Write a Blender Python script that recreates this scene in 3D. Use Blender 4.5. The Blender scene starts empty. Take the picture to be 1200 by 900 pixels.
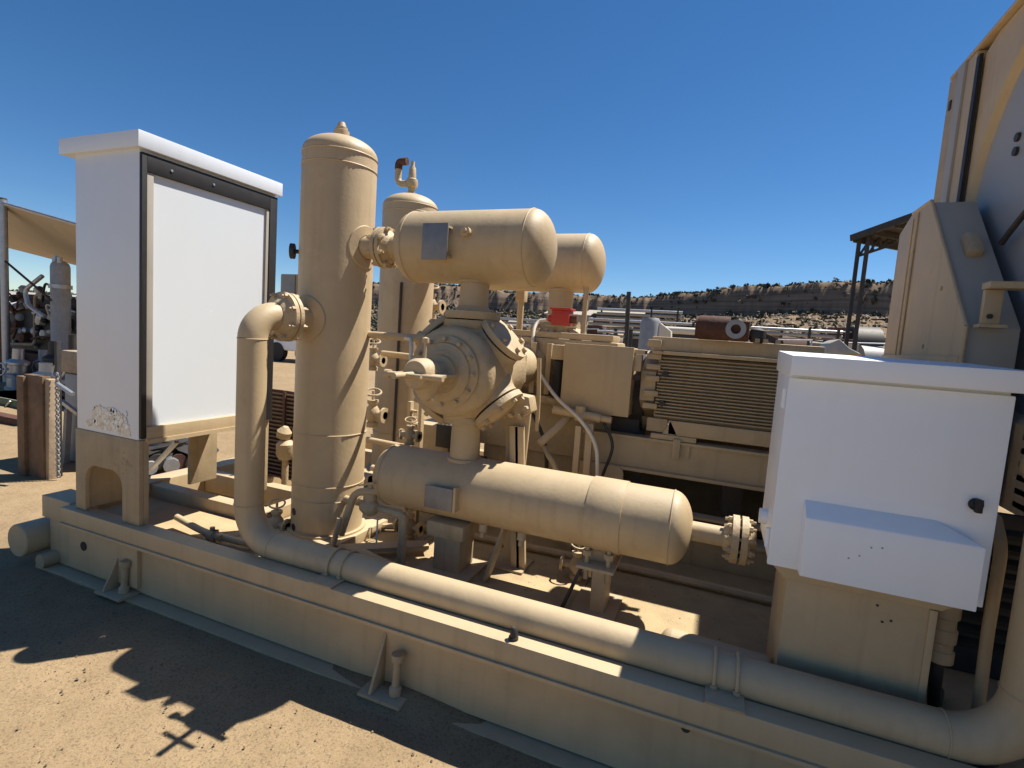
import bpy, bmesh, math, random
from mathutils import Vector, Matrix, noise as mnoise

R = math.radians
random.seed(7)
scene = bpy.context.scene
COL = scene.collection

# ------------------------------------------------------------------ camera
FPX = 606.64
CAM = Vector((0, 0, 1.65))
def cam_basis():
    yaw, pitch, roll = R(21.518), R(5.254), R(-3.968)
    fwd = Vector((-math.sin(yaw) * math.cos(pitch), math.cos(yaw) * math.cos(pitch), -math.sin(pitch)))
    r = Vector((math.cos(yaw), math.sin(yaw), 0))
    d = fwd.cross(r)
    cr, sr = math.cos(roll), math.sin(roll)
    return r * cr + d * sr, d * cr - r * sr, fwd
CR, CD, CF = cam_basis()
cam = bpy.data.cameras.new("camera")
cam.sensor_width = 36
cam.lens = FPX / 1200 * 36
cam.clip_start = 0.02
cam.clip_end = 6000
co = bpy.data.objects.new("camera", cam)
COL.objects.link(co)
m = Matrix((CR, -CD, -CF)).transposed().to_4x4()
m.translation = CAM
co.matrix_world = m
scene.camera = co

def at(px, py, Y):
    """point of the plane at depth Y seen at a pixel of the 1200x900 photograph"""
    ray = CR * (px - 600) + CD * (py - 450) + CF * FPX
    return CAM + ray * ((Y - CAM.y) / ray.y)

# ------------------------------------------------------------------ light
KX, KY = 0.378, 0.415                       # shadow run per metre of height
EL = math.atan(1 / math.hypot(KX, KY))
world = bpy.data.worlds.new("World")
scene.world = world
world.use_nodes = True
wn = world.node_tree.nodes
bg = wn["Background"]
sky = wn.new("ShaderNodeTexSky")
sky.sky_type = 'NISHITA'
sky.sun_disc = False
sky.sun_elevation = EL
sky.sun_rotation = math.atan2(KX, KY)
sky.altitude = 1700
sky.air_density = 1.0
sky.dust_density = 0.0
sky.ozone_density = 4.0
hsv = wn.new("ShaderNodeHueSaturation")
hsv.inputs['Saturation'].default_value = 1.22
world.node_tree.links.new(sky.outputs[0], hsv.inputs['Color'])
world.node_tree.links.new(hsv.outputs[0], bg.inputs[0])
bg.inputs[1].default_value = 0.068
sun = bpy.data.lights.new("sun", 'SUN')
sun.energy = 5.0
sun.angle = R(0.53)
sun.color = (1.0, 0.95, 0.86)
so = bpy.data.objects.new("sun", sun)
so.rotation_euler = Vector((-KX, -KY, -1)).to_track_quat('-Z', 'Y').to_euler()
so.location = (3, 3, 8)
COL.objects.link(so)
scene.view_settings.view_transform = 'Standard'
scene.view_settings.look = 'None'
scene.view_settings.gamma = 1
scene.view_settings.exposure = 0.75

# ------------------------------------------------------------------ materials
MATS = {}
def mat(name, base, rough=0.5, var=0.12, scale=6.0, metal=0.0, bump=0.0, bscale=60, dust=0.0, dustcol=(0.50, 0.395, 0.255),
        stain=None, stain_scale=2.5, stain_amt=0.0, coat=0.0, spec=0.5, streak=0.0, chips=0.0):
    mt = bpy.data.materials.new(name)
    mt.use_nodes = True
    nt = mt.node_tree; N = nt.nodes; Lk = nt.links
    b = N["Principled BSDF"]
    b.inputs['Metallic'].default_value = metal
    b.inputs['Coat Weight'].default_value = coat
    b.inputs['Specular IOR Level'].default_value = spec
    tc = N.new('ShaderNodeTexCoord')
    nz = N.new('ShaderNodeTexNoise'); nz.inputs['Scale'].default_value = scale; nz.inputs['Detail'].default_value = 6
    nz.inputs['Roughness'].default_value = 0.62
    Lk.new(tc.outputs['Object'], nz.inputs['Vector'])
    ramp = N.new('ShaderNodeMapRange')
    ramp.inputs['From Min'].default_value = 0.3; ramp.inputs['From Max'].default_value = 0.7
    ramp.inputs['To Min'].default_value = 1 - var; ramp.inputs['To Max'].default_value = 1 + var
    Lk.new(nz.outputs['Fac'], ramp.inputs['Value'])
    mul = N.new('ShaderNodeVectorMath'); mul.operation = 'SCALE'
    mul.inputs[0].default_value = base[:3]
    Lk.new(ramp.outputs[0], mul.inputs['Scale'])
    col = mul.outputs[0]
    if stain:
        n2 = N.new('ShaderNodeTexNoise'); n2.inputs['Scale'].default_value = stain_scale; n2.inputs['Detail'].default_value = 8
        n2.inputs['Roughness'].default_value = 0.7
        Lk.new(tc.outputs['Object'], n2.inputs['Vector'])
        r2 = N.new('ShaderNodeMapRange'); r2.inputs['From Min'].default_value = 0.56; r2.inputs['From Max'].default_value = 0.72
        r2.inputs['To Max'].default_value = stain_amt
        Lk.new(n2.outputs['Fac'], r2.inputs['Value'])
        mx = N.new('ShaderNodeMix'); mx.data_type = 'RGBA'
        mx.inputs['B'].default_value = (*stain, 1)
        Lk.new(r2.outputs[0], mx.inputs['Factor']); Lk.new(col, mx.inputs['A'])
        col = mx.outputs['Result']
    if streak:
        mp = N.new('ShaderNodeMapping'); mp.inputs['Scale'].default_value = (14, 14, 0.7)
        Lk.new(tc.outputs['Object'], mp.inputs[0])
        ns = N.new('ShaderNodeTexNoise'); ns.inputs['Scale'].default_value = 1.6; ns.inputs['Detail'].default_value = 7
        Lk.new(mp.outputs[0], ns.inputs['Vector'])
        rs = N.new('ShaderNodeMapRange'); rs.inputs['From Min'].default_value = 0.52; rs.inputs['From Max'].default_value = 0.78
        rs.inputs['To Max'].default_value = streak
        Lk.new(ns.outputs['Fac'], rs.inputs['Value'])
        mx = N.new('ShaderNodeMix'); mx.data_type = 'RGBA'
        mx.inputs['B'].default_value = (base[0] * 0.55, base[1] * 0.5, base[2] * 0.46, 1)
        Lk.new(rs.outputs[0], mx.inputs['Factor']); Lk.new(col, mx.inputs['A'])
        col = mx.outputs['Result']
    if chips:
        nc = N.new('ShaderNodeTexNoise'); nc.inputs['Scale'].default_value = 38; nc.inputs['Detail'].default_value = 4
        nd = N.new('ShaderNodeTexNoise'); nd.inputs['Scale'].default_value = 2.7; nd.inputs['Detail'].default_value = 3
        Lk.new(tc.outputs['Object'], nc.inputs['Vector']); Lk.new(tc.outputs['Object'], nd.inputs['Vector'])
        ml = N.new('ShaderNodeMath'); ml.operation = 'MULTIPLY'
        Lk.new(nc.outputs['Fac'], ml.inputs[0]); Lk.new(nd.outputs['Fac'], ml.inputs[1])
        rc_ = N.new('ShaderNodeMapRange'); rc_.inputs['From Min'].default_value = 0.41; rc_.inputs['From Max'].default_value = 0.44
        rc_.inputs['To Max'].default_value = chips
        Lk.new(ml.outputs[0], rc_.inputs['Value'])
        mx = N.new('ShaderNodeMix'); mx.data_type = 'RGBA'
        mx.inputs['B'].default_value = (0.115, 0.058, 0.034, 1)
        Lk.new(rc_.outputs[0], mx.inputs['Factor']); Lk.new(col, mx.inputs['A'])
        col = mx.outputs['Result']
    rv = rough
    if dust:
        geo = N.new('ShaderNodeNewGeometry'); sep = N.new('ShaderNodeSeparateXYZ')
        Lk.new(geo.outputs['Normal'], sep.inputs[0])
        n3 = N.new('ShaderNodeTexNoise'); n3.inputs['Scale'].default_value = 9; n3.inputs['Detail'].default_value = 7
        Lk.new(tc.outputs['Object'], n3.inputs['Vector'])
        ad = N.new('ShaderNodeMath'); ad.operation = 'MULTIPLY_ADD'
        ad.inputs[1].default_value = 0.9
        Lk.new(n3.outputs['Fac'], ad.inputs[0]); Lk.new(sep.outputs['Z'], ad.inputs[2])
        r3 = N.new('ShaderNodeMapRange'); r3.inputs['From Min'].default_value = 0.75; r3.inputs['From Max'].default_value = 1.5
        r3.inputs['To Max'].default_value = dust
        Lk.new(ad.outputs[0], r3.inputs['Value'])
        mx = N.new('ShaderNodeMix'); mx.data_type = 'RGBA'
        mx.inputs['B'].default_value = (*dustcol, 1)
        Lk.new(r3.outputs[0], mx.inputs['Factor']); Lk.new(col, mx.inputs['A'])
        col = mx.outputs['Result']
    Lk.new(col, b.inputs['Base Color'])
    rr = N.new('ShaderNodeMapRange')
    rr.inputs['To Min'].default_value = max(0.02, rv - 0.12); rr.inputs['To Max'].default_value = min(1, rv + 0.12)
    Lk.new(nz.outputs['Fac'], rr.inputs['Value']); Lk.new(rr.outputs[0], b.inputs['Roughness'])
    if bump:
        nb = N.new('ShaderNodeTexNoise'); nb.inputs['Scale'].default_value = bscale; nb.inputs['Detail'].default_value = 5
        Lk.new(tc.outputs['Object'], nb.inputs['Vector'])
        bp = N.new('ShaderNodeBump'); bp.inputs['Strength'].default_value = bump; bp.inputs['Distance'].default_value = 0.01
        Lk.new(nb.outputs['Fac'], bp.inputs['Height']); Lk.new(bp.outputs[0], b.inputs['Normal'])
    MATS[name] = mt
    return mt

TANC = (0.470, 0.350, 0.203)
TAN = mat("tan_paint", TANC, 0.56, 0.08, 5, bump=0.09, bscale=55, dust=0.55, stain=(0.29, 0.21, 0.125), stain_amt=0.34, stain_scale=3, streak=0.26)
TANF = mat("tan_paint_cast", (0.445, 0.332, 0.193), 0.6, 0.10, 14, bump=0.28, bscale=70, dust=0.6, stain=(0.22, 0.15, 0.085), stain_amt=0.45, stain_scale=6, chips=0.25)
TAND = mat("tan_paint_worn", (0.39, 0.293, 0.172), 0.65, 0.14, 8, bump=0.12, bscale=50, dust=0.7, stain=(0.20, 0.135, 0.075), stain_amt=0.5, stain_scale=4, streak=0.4, chips=0.35)
DECK = mat("deck_dusty", (0.43, 0.32, 0.175), 0.85, 0.14, 7, bump=0.35, bscale=110, stain=(0.22, 0.155, 0.09), stain_amt=0.5, stain_scale=2.2)
WHITE = mat("white_paint", (0.86, 0.88, 0.90), 0.38, 0.02, 3, stain=(0.62, 0.57, 0.48), stain_amt=0.16, stain_scale=2, streak=0.05)
WHITED = mat("white_door_paint", (0.68, 0.71, 0.735), 0.24, 0.015, 2, stain=(0.62, 0.62, 0.60), stain_amt=0.12, stain_scale=1.2)
CABWHITE = mat("cabinet_white_paint", (0.70, 0.73, 0.77), 0.36, 0.02, 3, stain=(0.60, 0.58, 0.54), stain_amt=0.16, stain_scale=2, streak=0.06)
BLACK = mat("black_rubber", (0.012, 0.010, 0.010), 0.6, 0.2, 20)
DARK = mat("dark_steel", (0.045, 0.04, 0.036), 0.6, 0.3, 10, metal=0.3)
GALV = mat("galvanised_steel", (0.42, 0.43, 0.44), 0.42, 0.15, 12, metal=0.7)
GREY = mat("grey_paint", (0.27, 0.28, 0.29), 0.55, 0.15, 8, dust=0.4)
LGREY = mat("pale_grey_paint", (0.36, 0.325, 0.275), 0.55, 0.06, 4, dust=0.3)
DISC = mat("grey_shroud", (0.33, 0.32, 0.315), 0.6, 0.05, 2, dust=0.2)
PLATE = mat("grey_nameplate", (0.20, 0.20, 0.205), 0.45, 0.12, 20, metal=0.4)
RED = mat("red_paint", (0.42, 0.03, 0.022), 0.45, 0.12, 12, dust=0.25)
RUST = mat("rusty_steel", (0.085, 0.035, 0.022), 0.85, 0.35, 9, bump=0.3, bscale=60, stain=(0.16, 0.075, 0.035), stain_amt=0.7, stain_scale=7)
WOOD = mat("brown_timber", (0.165, 0.098, 0.052), 0.8, 0.28, 9, bump=0.3, bscale=30, stain=(0.05, 0.028, 0.018), stain_amt=0.6, stain_scale=5)
PALEWOOD = mat("bleached_timber", (0.36, 0.27, 0.18), 0.85, 0.2, 9, bump=0.3, bscale=30)
GREEN = mat("green_paint", (0.022, 0.075, 0.045), 0.5, 0.25, 6, dust=0.5)
FABRIC = mat("shade_cloth", (0.44, 0.37, 0.28), 0.9, 0.08, 2, bump=0.1, bscale=60)
CONDUIT = mat("pale_conduit", (0.62, 0.56, 0.46), 0.5, 0.06, 10)
BLUETAPE = mat("torn_sticker", (0.80, 0.70, 0.54), 0.85, 0.3, 38, stain=(0.33, 0.24, 0.15), stain_amt=0.8, stain_scale=16)
FLAKE = mat("sticker_flake", (0.90, 0.86, 0.76), 0.9, 0.15, 30)
ROOFT = mat("rusty_roof_sheet", (0.06, 0.042, 0.034), 0.8, 0.3, 3)

def ground_mat():
    mt = bpy.data.materials.new("dry_sandy_ground"); mt.use_nodes = True
    nt = mt.node_tree; N = nt.nodes; Lk = nt.links; b = N["Principled BSDF"]
    tc = N.new('ShaderNodeTexCoord')
    def noise(s, d=8, r=0.65):
        n = N.new('ShaderNodeTexNoise'); n.inputs['Scale'].default_value = s; n.inputs['Detail'].default_value = d
        n.inputs['Roughness'].default_value = r
        Lk.new(tc.outputs['Object'], n.inputs['Vector']); return n
    big = noise(0.55); mid = noise(5); fine = noise(150, 10, 0.8)
    cr = N.new('ShaderNodeValToRGB')
    cr.color_ramp.elements[0].position = 0.32; cr.color_ramp.elements[0].color = (0.232, 0.164, 0.092, 1)
    cr.color_ramp.elements[1].position = 0.66; cr.color_ramp.elements[1].color = (0.345, 0.248, 0.143, 1)
    mm = N.new('ShaderNodeMath'); mm.operation = 'MULTIPLY_ADD'; mm.inputs[1].default_value = 0.45
    m2 = N.new('ShaderNodeMath'); m2.operation = 'MULTIPLY'; m2.inputs[1].default_value = 0.55
    Lk.new(mid.outputs['Fac'], m2.inputs[0]); Lk.new(big.outputs['Fac'], mm.inputs[0]); Lk.new(m2.outputs[0], mm.inputs[2])
    Lk.new(mm.outputs[0], cr.inputs[0])
    # grains
    gr = N.new('ShaderNodeMapRange'); gr.inputs['From Min'].default_value = 0.34; gr.inputs['From Max'].default_value = 0.66
    gr.inputs['To Min'].default_value = 0.74; gr.inputs['To Max'].default_value = 1.26
    Lk.new(fine.outputs['Fac'], gr.inputs['Value'])
    sc = N.new('ShaderNodeVectorMath'); sc.operation = 'SCALE'
    Lk.new(cr.outputs[0], sc.inputs[0]); Lk.new(gr.outputs[0], sc.inputs['Scale'])
    # gravel cells
    vo = N.new('ShaderNodeTexVoronoi'); vo.inputs['Scale'].default_value = 130
    Lk.new(tc.outputs['Object'], vo.inputs['Vector'])
    vr = N.new('ShaderNodeMapRange'); vr.inputs['From Min'].default_value = 0.80; vr.inputs['From Max'].default_value = 0.86
    sp = N.new('ShaderNodeSeparateColor'); Lk.new(vo.outputs['Color'], sp.inputs[0]); Lk.new(sp.outputs[0], vr.inputs['Value'])
    mx = N.new('ShaderNodeMix'); mx.data_type = 'RGBA'
    mx.inputs['B'].default_value = (0.12, 0.085, 0.055, 1)
    vm = N.new('ShaderNodeMath'); vm.operation = 'MULTIPLY'; vm.inputs[1].default_value = 0.4
    Lk.new(vr.outputs[0], vm.inputs[0])
    Lk.new(vm.outputs[0], mx.inputs['Factor']); Lk.new(sc.outputs[0], mx.inputs['A'])
    Lk.new(mx.outputs['Result'], b.inputs['Base Color'])
    b.inputs['Roughness'].default_value = 0.95
    b.inputs['Specular IOR Level'].default_value = 0.15
    bp = N.new('ShaderNodeBump'); bp.inputs['Strength'].default_value = 0.4; bp.inputs['Distance'].default_value = 0.012
    bp2 = N.new('ShaderNodeBump'); bp2.inputs['Strength'].default_value = 0.5; bp2.inputs['Distance'].default_value = 0.03
    Lk.new(mid.outputs['Fac'], bp2.inputs['Height']); Lk.new(bp2.outputs[0], bp.inputs['Normal'])
    Lk.new(fine.outputs['Fac'], bp.inputs['Height']); Lk.new(bp.outputs[0], b.inputs['Normal'])
    return mt
GROUND = ground_mat()
STONE = mat("pebble_stone", (0.21, 0.155, 0.10), 0.9, 0.4, 8, bump=0.2)

def mesa_mat():
    mt = bpy.data.materials.new("mesa_rock"); mt.use_nodes = True
    nt = mt.node_tree; N = nt.nodes; Lk = nt.links; b = N["Principled BSDF"]
    b.inputs['Roughness'].default_value = 1.0; b.inputs['Specular IOR Level'].default_value = 0.1
    tc = N.new('ShaderNodeTexCoord'); geo = N.new('ShaderNodeNewGeometry'); sep = N.new('ShaderNodeSeparateXYZ')
    Lk.new(geo.outputs['Normal'], sep.inputs[0])
    n1 = N.new('ShaderNodeTexNoise'); n1.inputs['Scale'].default_value = 0.45; n1.inputs['Detail'].default_value = 10; n1.inputs['Roughness'].default_value = 0.72
    Lk.new(tc.outputs['Object'], n1.inputs['Vector'])
    talus = N.new('ShaderNodeValToRGB')
    talus.color_ramp.elements[0].position = 0.38; talus.color_ramp.elements[0].color = (0.13, 0.09, 0.055, 1)
    talus.color_ramp.elements[1].position = 0.6; talus.color_ramp.elements[1].color = (0.225, 0.165, 0.105, 1)
    Lk.new(n1.outputs['Fac'], talus.inputs[0])
    # rock strata: noise squashed in height
    mp = N.new('ShaderNodeMapping'); mp.inputs['Scale'].default_value = (0.035, 0.035, 1.5)
    Lk.new(tc.outputs['Object'], mp.inputs[0])
    n2 = N.new('ShaderNodeTexNoise'); n2.inputs['Scale'].default_value = 1.0; n2.inputs['Detail'].default_value = 8
    Lk.new(mp.outputs[0], n2.inputs['Vector'])
    cliff = N.new('ShaderNodeValToRGB')
    cliff.color_ramp.elements[0].position = 0.36; cliff.color_ramp.elements[0].color = (0.15, 0.105, 0.076, 1)
    cliff.color_ramp.elements[1].position = 0.66; cliff.color_ramp.elements[1].color = (0.27, 0.195, 0.14, 1)
    Lk.new(n2.outputs['Fac'], cliff.inputs[0])
    mr = N.new('ShaderNodeMapRange'); mr.inputs['From Min'].default_value = 0.55; mr.inputs['From Max'].default_value = 0.8
    Lk.new(sep.outputs['Z'], mr.inputs['Value'])
    mx = N.new('ShaderNodeMix'); mx.data_type = 'RGBA'
    Lk.new(mr.outputs[0], mx.inputs['Factor']); Lk.new(cliff.outputs[0], mx.inputs['A']); Lk.new(talus.outputs[0], mx.inputs['B'])
    Lk.new(mx.outputs['Result'], b.inputs['Base Color'])
    return mt
MESA = mesa_mat()
SHRUB = mat("desert_shrub_leaves", (0.062, 0.062, 0.042), 0.9, 0.45, 0.4)
BOULDER = mat("pale_boulder_rock", (0.24, 0.18, 0.125), 0.95, 0.4, 0.3)

# ------------------------------------------------------------------ geometry helpers
def frame_of(d):
    d = Vector(d).normalized()
    up = Vector((0, 0, 1)) if abs(d.z) < 0.9 else Vector((1, 0, 0))
    u = d.cross(up).normalized(); v = d.cross(u).normalized()
    return d, u, v

class G:
    def __init__(s): s.bm = bmesh.new()
    def _faces(s, vs, fs):
        b = [s.bm.verts.new(v) for v in vs]
        for f in fs:
            try: s.bm.faces.new([b[i] for i in f])
            except ValueError: pass
        return s
    def box(s, x0, x1, y0, y1, z0, z1, rot=None, piv=None):
        vs = [Vector((x, y, z)) for z in (z0, z1) for y in (y0, y1) for x in (x0, x1)]
        if rot is not None:
            p = Vector(piv) if piv is not None else Vector(((x0 + x1) / 2, (y0 + y1) / 2, (z0 + z1) / 2))
            vs = [p + rot @ (v - p) for v in vs]
        return s._faces(vs, [(0, 2, 3, 1), (4, 5, 7, 6), (0, 1, 5, 4), (2, 6, 7, 3), (0, 4, 6, 2), (1, 3, 7, 5)])
    def bar(s, p0, p1, w, h=None, up=None):
        p0, p1 = Vector(p0), Vector(p1); d, u, v = frame_of(p1 - p0)
        if up is not None:
            u = d.cross(Vector(up)).normalized(); v = d.cross(u).normalized()
        h = h or w
        vs = [p + u * (a * w / 2) + v * (b * h / 2) for p in (p0, p1) for a, b in ((-1, -1), (1, -1), (1, 1), (-1, 1))]
        return s._faces(vs, [(3, 2, 1, 0), (4, 5, 6, 7), (0, 1, 5, 4), (1, 2, 6, 5), (2, 3, 7, 6), (3, 0, 4, 7)])
    def lathe(s, prof, org, d, n=32):
        """prof: (radius, distance along d) pairs; radius 0 closes an end"""
        org = Vector(org); d, u, v = frame_of(d)
        rings = []
        for r, t in prof:
            if r < 1e-6: rings.append([s.bm.verts.new(org + d * t)])
            else: rings.append([s.bm.verts.new(org + d * t + (u * math.cos(2 * math.pi * i / n) + v * math.sin(2 * math.pi * i / n)) * r) for i in range(n)])
        for a, b in zip(rings, rings[1:]):
            for i in range(n):
                j = (i + 1) % n
                if len(a) == 1 and len(b) == 1: continue
                if len(a) == 1: f = [a[0], b[j], b[i]]
                elif len(b) == 1: f = [a[i], a[j], b[0]]
                else: f = [a[i], a[j], b[j], b[i]]
                try: s.bm.faces.new(f)
                except ValueError: pass
        return s
    def cyl(s, p0, p1, r, r2=None, n=20):
        p0, p1 = Vector(p0), Vector(p1); L = (p1 - p0).length; r2 = r if r2 is None else r2
        return s.lathe([(0, 0), (r, 0), (r2, L), (0, L)], p0, p1 - p0, n)
    def ring(s, c, d, R_, r, n=32, k=8):
        """torus"""
        prof = [(R_ + r * math.cos(2 * math.pi * i / k), r * math.sin(2 * math.pi * i / k)) for i in range(k + 1)]
        return s.lathe(prof, c, d, n)
    def washer(s, c, d, ro, ri, t, n=32):
        return s.lathe([(ri, 0), (ro, 0), (ro, t), (ri, t), (ri, 0)], c, d, n)
    def tube(s, pts, r, n=12, fillet=0.0, steps=6, caps=True):
        pts = [Vector(p) for p in pts]
        if fillet > 0 and len(pts) > 2:
            out = [pts[0]]
            for a, b, c in zip(pts, pts[1:], pts[2:]):
                d1 = (a - b); d2 = (c - b)
                f = min(fillet, d1.length * 0.48, d2.length * 0.48)
                q0 = b + d1.normalized() * f; q2 = b + d2.normalized() * f
                # circular-ish arc through quadratic blend corrected towards a true arc
                ang = d1.angle(d2)
                half = (math.pi - ang) / 2
                if half < 1e-3: out.append(b); continue
                rad = f / math.tan(half) if math.tan(half) > 1e-6 else 0
                nrm = d1.normalized() + d2.normalized()
                cen = b + nrm.normalized() * math.hypot(rad, f)
                v0, v2 = q0 - cen, q2 - cen
                tot = v0.angle(v2)
                ax = v0.cross(v2).normalized()
                for k in range(steps + 1):
                    out.append(cen + Matrix.Rotation(tot * k / steps, 3, ax) @ v0)
            out.append(pts[-1]); pts = out
        prev_u = None; rings = []
        for i, p in enumerate(pts):
            if i == 0: d = pts[1] - p
            elif i == len(pts) - 1: d = p - pts[i - 1]
            else: d = (pts[i + 1] - p).normalized() + (p - pts[i - 1]).normalized()
            d.normalize()
            if prev_u is None: _, u, v = frame_of(d)
            else:
                u = (prev_u - d * prev_u.dot(d)).normalized(); v = d.cross(u)
            if prev_u is None: v = d.cross(u)
            prev_u = u
            rr = r[i] if isinstance(r, (list, tuple)) else r
            rings.append([s.bm.verts.new(p + (u * math.cos(2 * math.pi * k / n) + v * math.sin(2 * math.pi * k / n)) * rr) for k in range(n)])
        for a, b in zip(rings, rings[1:]):
            for i in range(n):
                j = (i + 1) % n
                s.bm.faces.new([a[i], a[j], b[j], b[i]])
        if caps:
            s.bm.faces.new(rings[0][::-1]); s.bm.faces.new(rings[-1])
        return s
    def prism(s, pts, d):
        """closed polygon (3-D points) pushed along the vector d"""
        d = Vector(d); a = [Vector(p) for p in pts]; n = len(a)
        vs = a + [p + d for p in a]
        return s._faces(vs, [tuple(range(n - 1, -1, -1)), tuple(range(n, 2 * n))] + [(i, (i + 1) % n, n + (i + 1) % n, n + i) for i in range(n)])
    def bolts(s, c, d, Rb, r, t0, t1, n, ph=0.0):
        c = Vector(c); d, u, v = frame_of(d)
        for i in range(n):
            a = 2 * math.pi * (i + ph) / n
            q = c + (u * math.cos(a) + v * math.sin(a)) * Rb
            s.cyl(q + d * t0, q + d * t1, r, n=6)
        return s
    def bevel(s, w, seg=2, ang=35):
        bmesh.ops.recalc_face_normals(s.bm, faces=s.bm.faces[:])
        es = [e for e in s.bm.edges if len(e.link_faces) == 2 and e.calc_face_angle(0) > R(ang)]
        if es: bmesh.ops.bevel(s.bm, geom=es, offset=w, offset_type='OFFSET', segments=seg, profile=0.6, affect='EDGES', clamp_overlap=True)
        return s

def finish(g, name, mt, org=Vector((0, 0, 0)), smooth=38, recalc=True):
    bm = g.bm
    if recalc: bmesh.ops.recalc_face_normals(bm, faces=bm.faces[:])
    for v in bm.verts: v.co -= org
    for f in bm.faces: f.smooth = smooth > 0
    for e in bm.edges:
        if len(e.link_faces) == 2 and e.calc_face_angle(0) > R(smooth): e.smooth = False
    me = bpy.data.meshes.new(name); bm.to_mesh(me); bm.free()
    if mt: me.materials.append(mt)
    o = bpy.data.objects.new(name, me); COL.objects.link(o)
    return o

ORG = {}
def thing(name, label, cat, loc=(0, 0, 0), group=None):
    o = bpy.data.objects.new(name, None); COL.objects.link(o)
    o.empty_display_size = 0.1
    o.location = loc; o['label'] = label; o['category'] = cat; o['kind'] = 'thing'
    if group: o['group'] = group
    ORG[o.name] = Vector(loc)
    return o
def part(parent, name, g, mt, bev=0, label=None, kind=None, smooth=38):
    if bev: g.bevel(bev)
    org = ORG[parent.name]
    o = finish(g, name, mt, org, smooth)
    o.parent = parent
    ORG[o.name] = org
    if label: o['label'] = label
    if kind: o['kind'] = kind
    return o
def solo(name, label, cat, g, mt, group=None, bev=0, smooth=38):
    if bev: g.bevel(bev)
    o = finish(g, name, mt, smooth=smooth)
    o['label'] = label; o['category'] = cat; o['kind'] = 'thing'
    if group: o['group'] = group
    return o
def structure(name, g, mt, kind='structure', smooth=60, recalc=True):
    o = finish(g, name, mt, smooth=smooth, recalc=recalc); o['kind'] = kind
    return o
def copy_thing(root, loc, label, group=None):
    c = root.copy(); COL.objects.link(c); c.location = loc; c['label'] = label
    if group: c['group'] = group
    for ch in list(root.children):
        d = ch.copy(); COL.objects.link(d); d.parent = c
        for gch in list(ch.children):
            e = gch.copy(); COL.objects.link(e); e.parent = d
    return c
def V(*a): return Vector(a)
def smooth_path(pts, k=6):
    pts = [Vector(p) for p in pts]; q = [2 * pts[0] - pts[1]] + pts + [2 * pts[-1] - pts[-2]]; out = []
    for a, b, c, d in zip(q, q[1:], q[2:], q[3:]):
        for i in range(k):
            t = i / k
            out.append(0.5 * (2 * b + (c - a) * t + (2 * a - 5 * b + 4 * c - d) * t * t + (3 * b - a - 3 * c + d) * t ** 3))
    return out + [pts[-1]]

def flange_pair(parent, c, d, Rf, t, pipe_r, nb=8, gap=0.008, mt=None, ph=0.5):
    """two bolted flange rings centred at c, axis d"""
    mt = mt or TANF
    c = Vector(c); d = Vector(d).normalized()
    for sgn in (-1, 1):
        g = G().lathe([(0, 0), (Rf, 0), (Rf, t), (pipe_r * 1.55, t + 0.002), (pipe_r * 1.05, t + 0.035), (0, t + 0.035)], c + d * (sgn * gap / 2), d * sgn, 36)
        part(parent, "flange", g, mt, smooth=30)
    g = G().cyl(c - d * (gap / 2 + 0.004), c + d * (gap / 2 + 0.004), Rf * 0.62, n=24)
    part(parent, "gasket", g, DARK)
    g = G()
    Rb = (Rf + pipe_r * 1.5) / 2
    g.bolts(c, d, Rb, 0.0075, -t - 0.036, t + 0.036, nb, ph)
    g.bolts(c, d, Rb, 0.0145, t + gap / 2, t + 0.022, nb, ph)
    g.bolts(c, d, Rb, 0.0145, -t - 0.022, -t - gap / 2, nb, ph)
    part(parent, "flange_bolts", g, mt, kind='stuff')

# ------------------------------------------------------------------ ground, mesa
def ground():
    g = G()
    def axis(c, fine, half, far):
        a = [c + i * fine for i in range(-half, half + 1)]
        st = fine; x = a[-1]
        while x < far: st *= 1.22; x += st; a.append(x)
        st = fine; x = a[0]
        while x > -far: st *= 1.22; x -= st; a.insert(0, x)
        return a
    xs = axis(-2.2, 0.035, 70, 3000); ys = axis(1.3, 0.035, 34, 3000)
    grid = []
    for y in ys:
        row = []
        for x in xs:
            d = math.hypot(x + 1.5, y - 1.5)
            amp = 0.012 if d < 25 else 0.012 + min(0.5, (d - 25) * 0.004)
            z = amp * (mnoise.noise((x * 0.8, y * 0.8, 0)) + 0.5 * mnoise.noise((x * 2.3, y * 2.3, 3)) + 0.3 * mnoise.noise((x * 6.5, y * 6.5, 8)))
            z -= 0.008
            # sand drifted over the bottom flange of the skid
            t = max(0, 1 - abs(x + 1.2) / 0.75) * max(0, 1 - abs(y - 1.92) / 0.16)
            z += 0.045 * t
            u = max(0, 1 - abs(y - 1.90) / 0.13)
            z += 0.022 * u * max(0, mnoise.noise((x * 1.7, 0.5, 2)) + 0.25) * (1 if x > -1.75 else 0.15)
            # low berms on the far left
            if x < -5: z += 0.05 * max(0, mnoise.noise((x * 0.6, y * 0.9, 5)))
            row.append(g.bm.verts.new((x, y, z)))
        grid.append(row)
    for r0, r1 in zip(grid, grid[1:]):
        for i in range(len(r0) - 1):
            g.bm.faces.new([r0[i], r0[i + 1], r1[i + 1], r1[i]])
    return structure("ground", g, GROUND, smooth=180, recalc=False)
ground()

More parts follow.
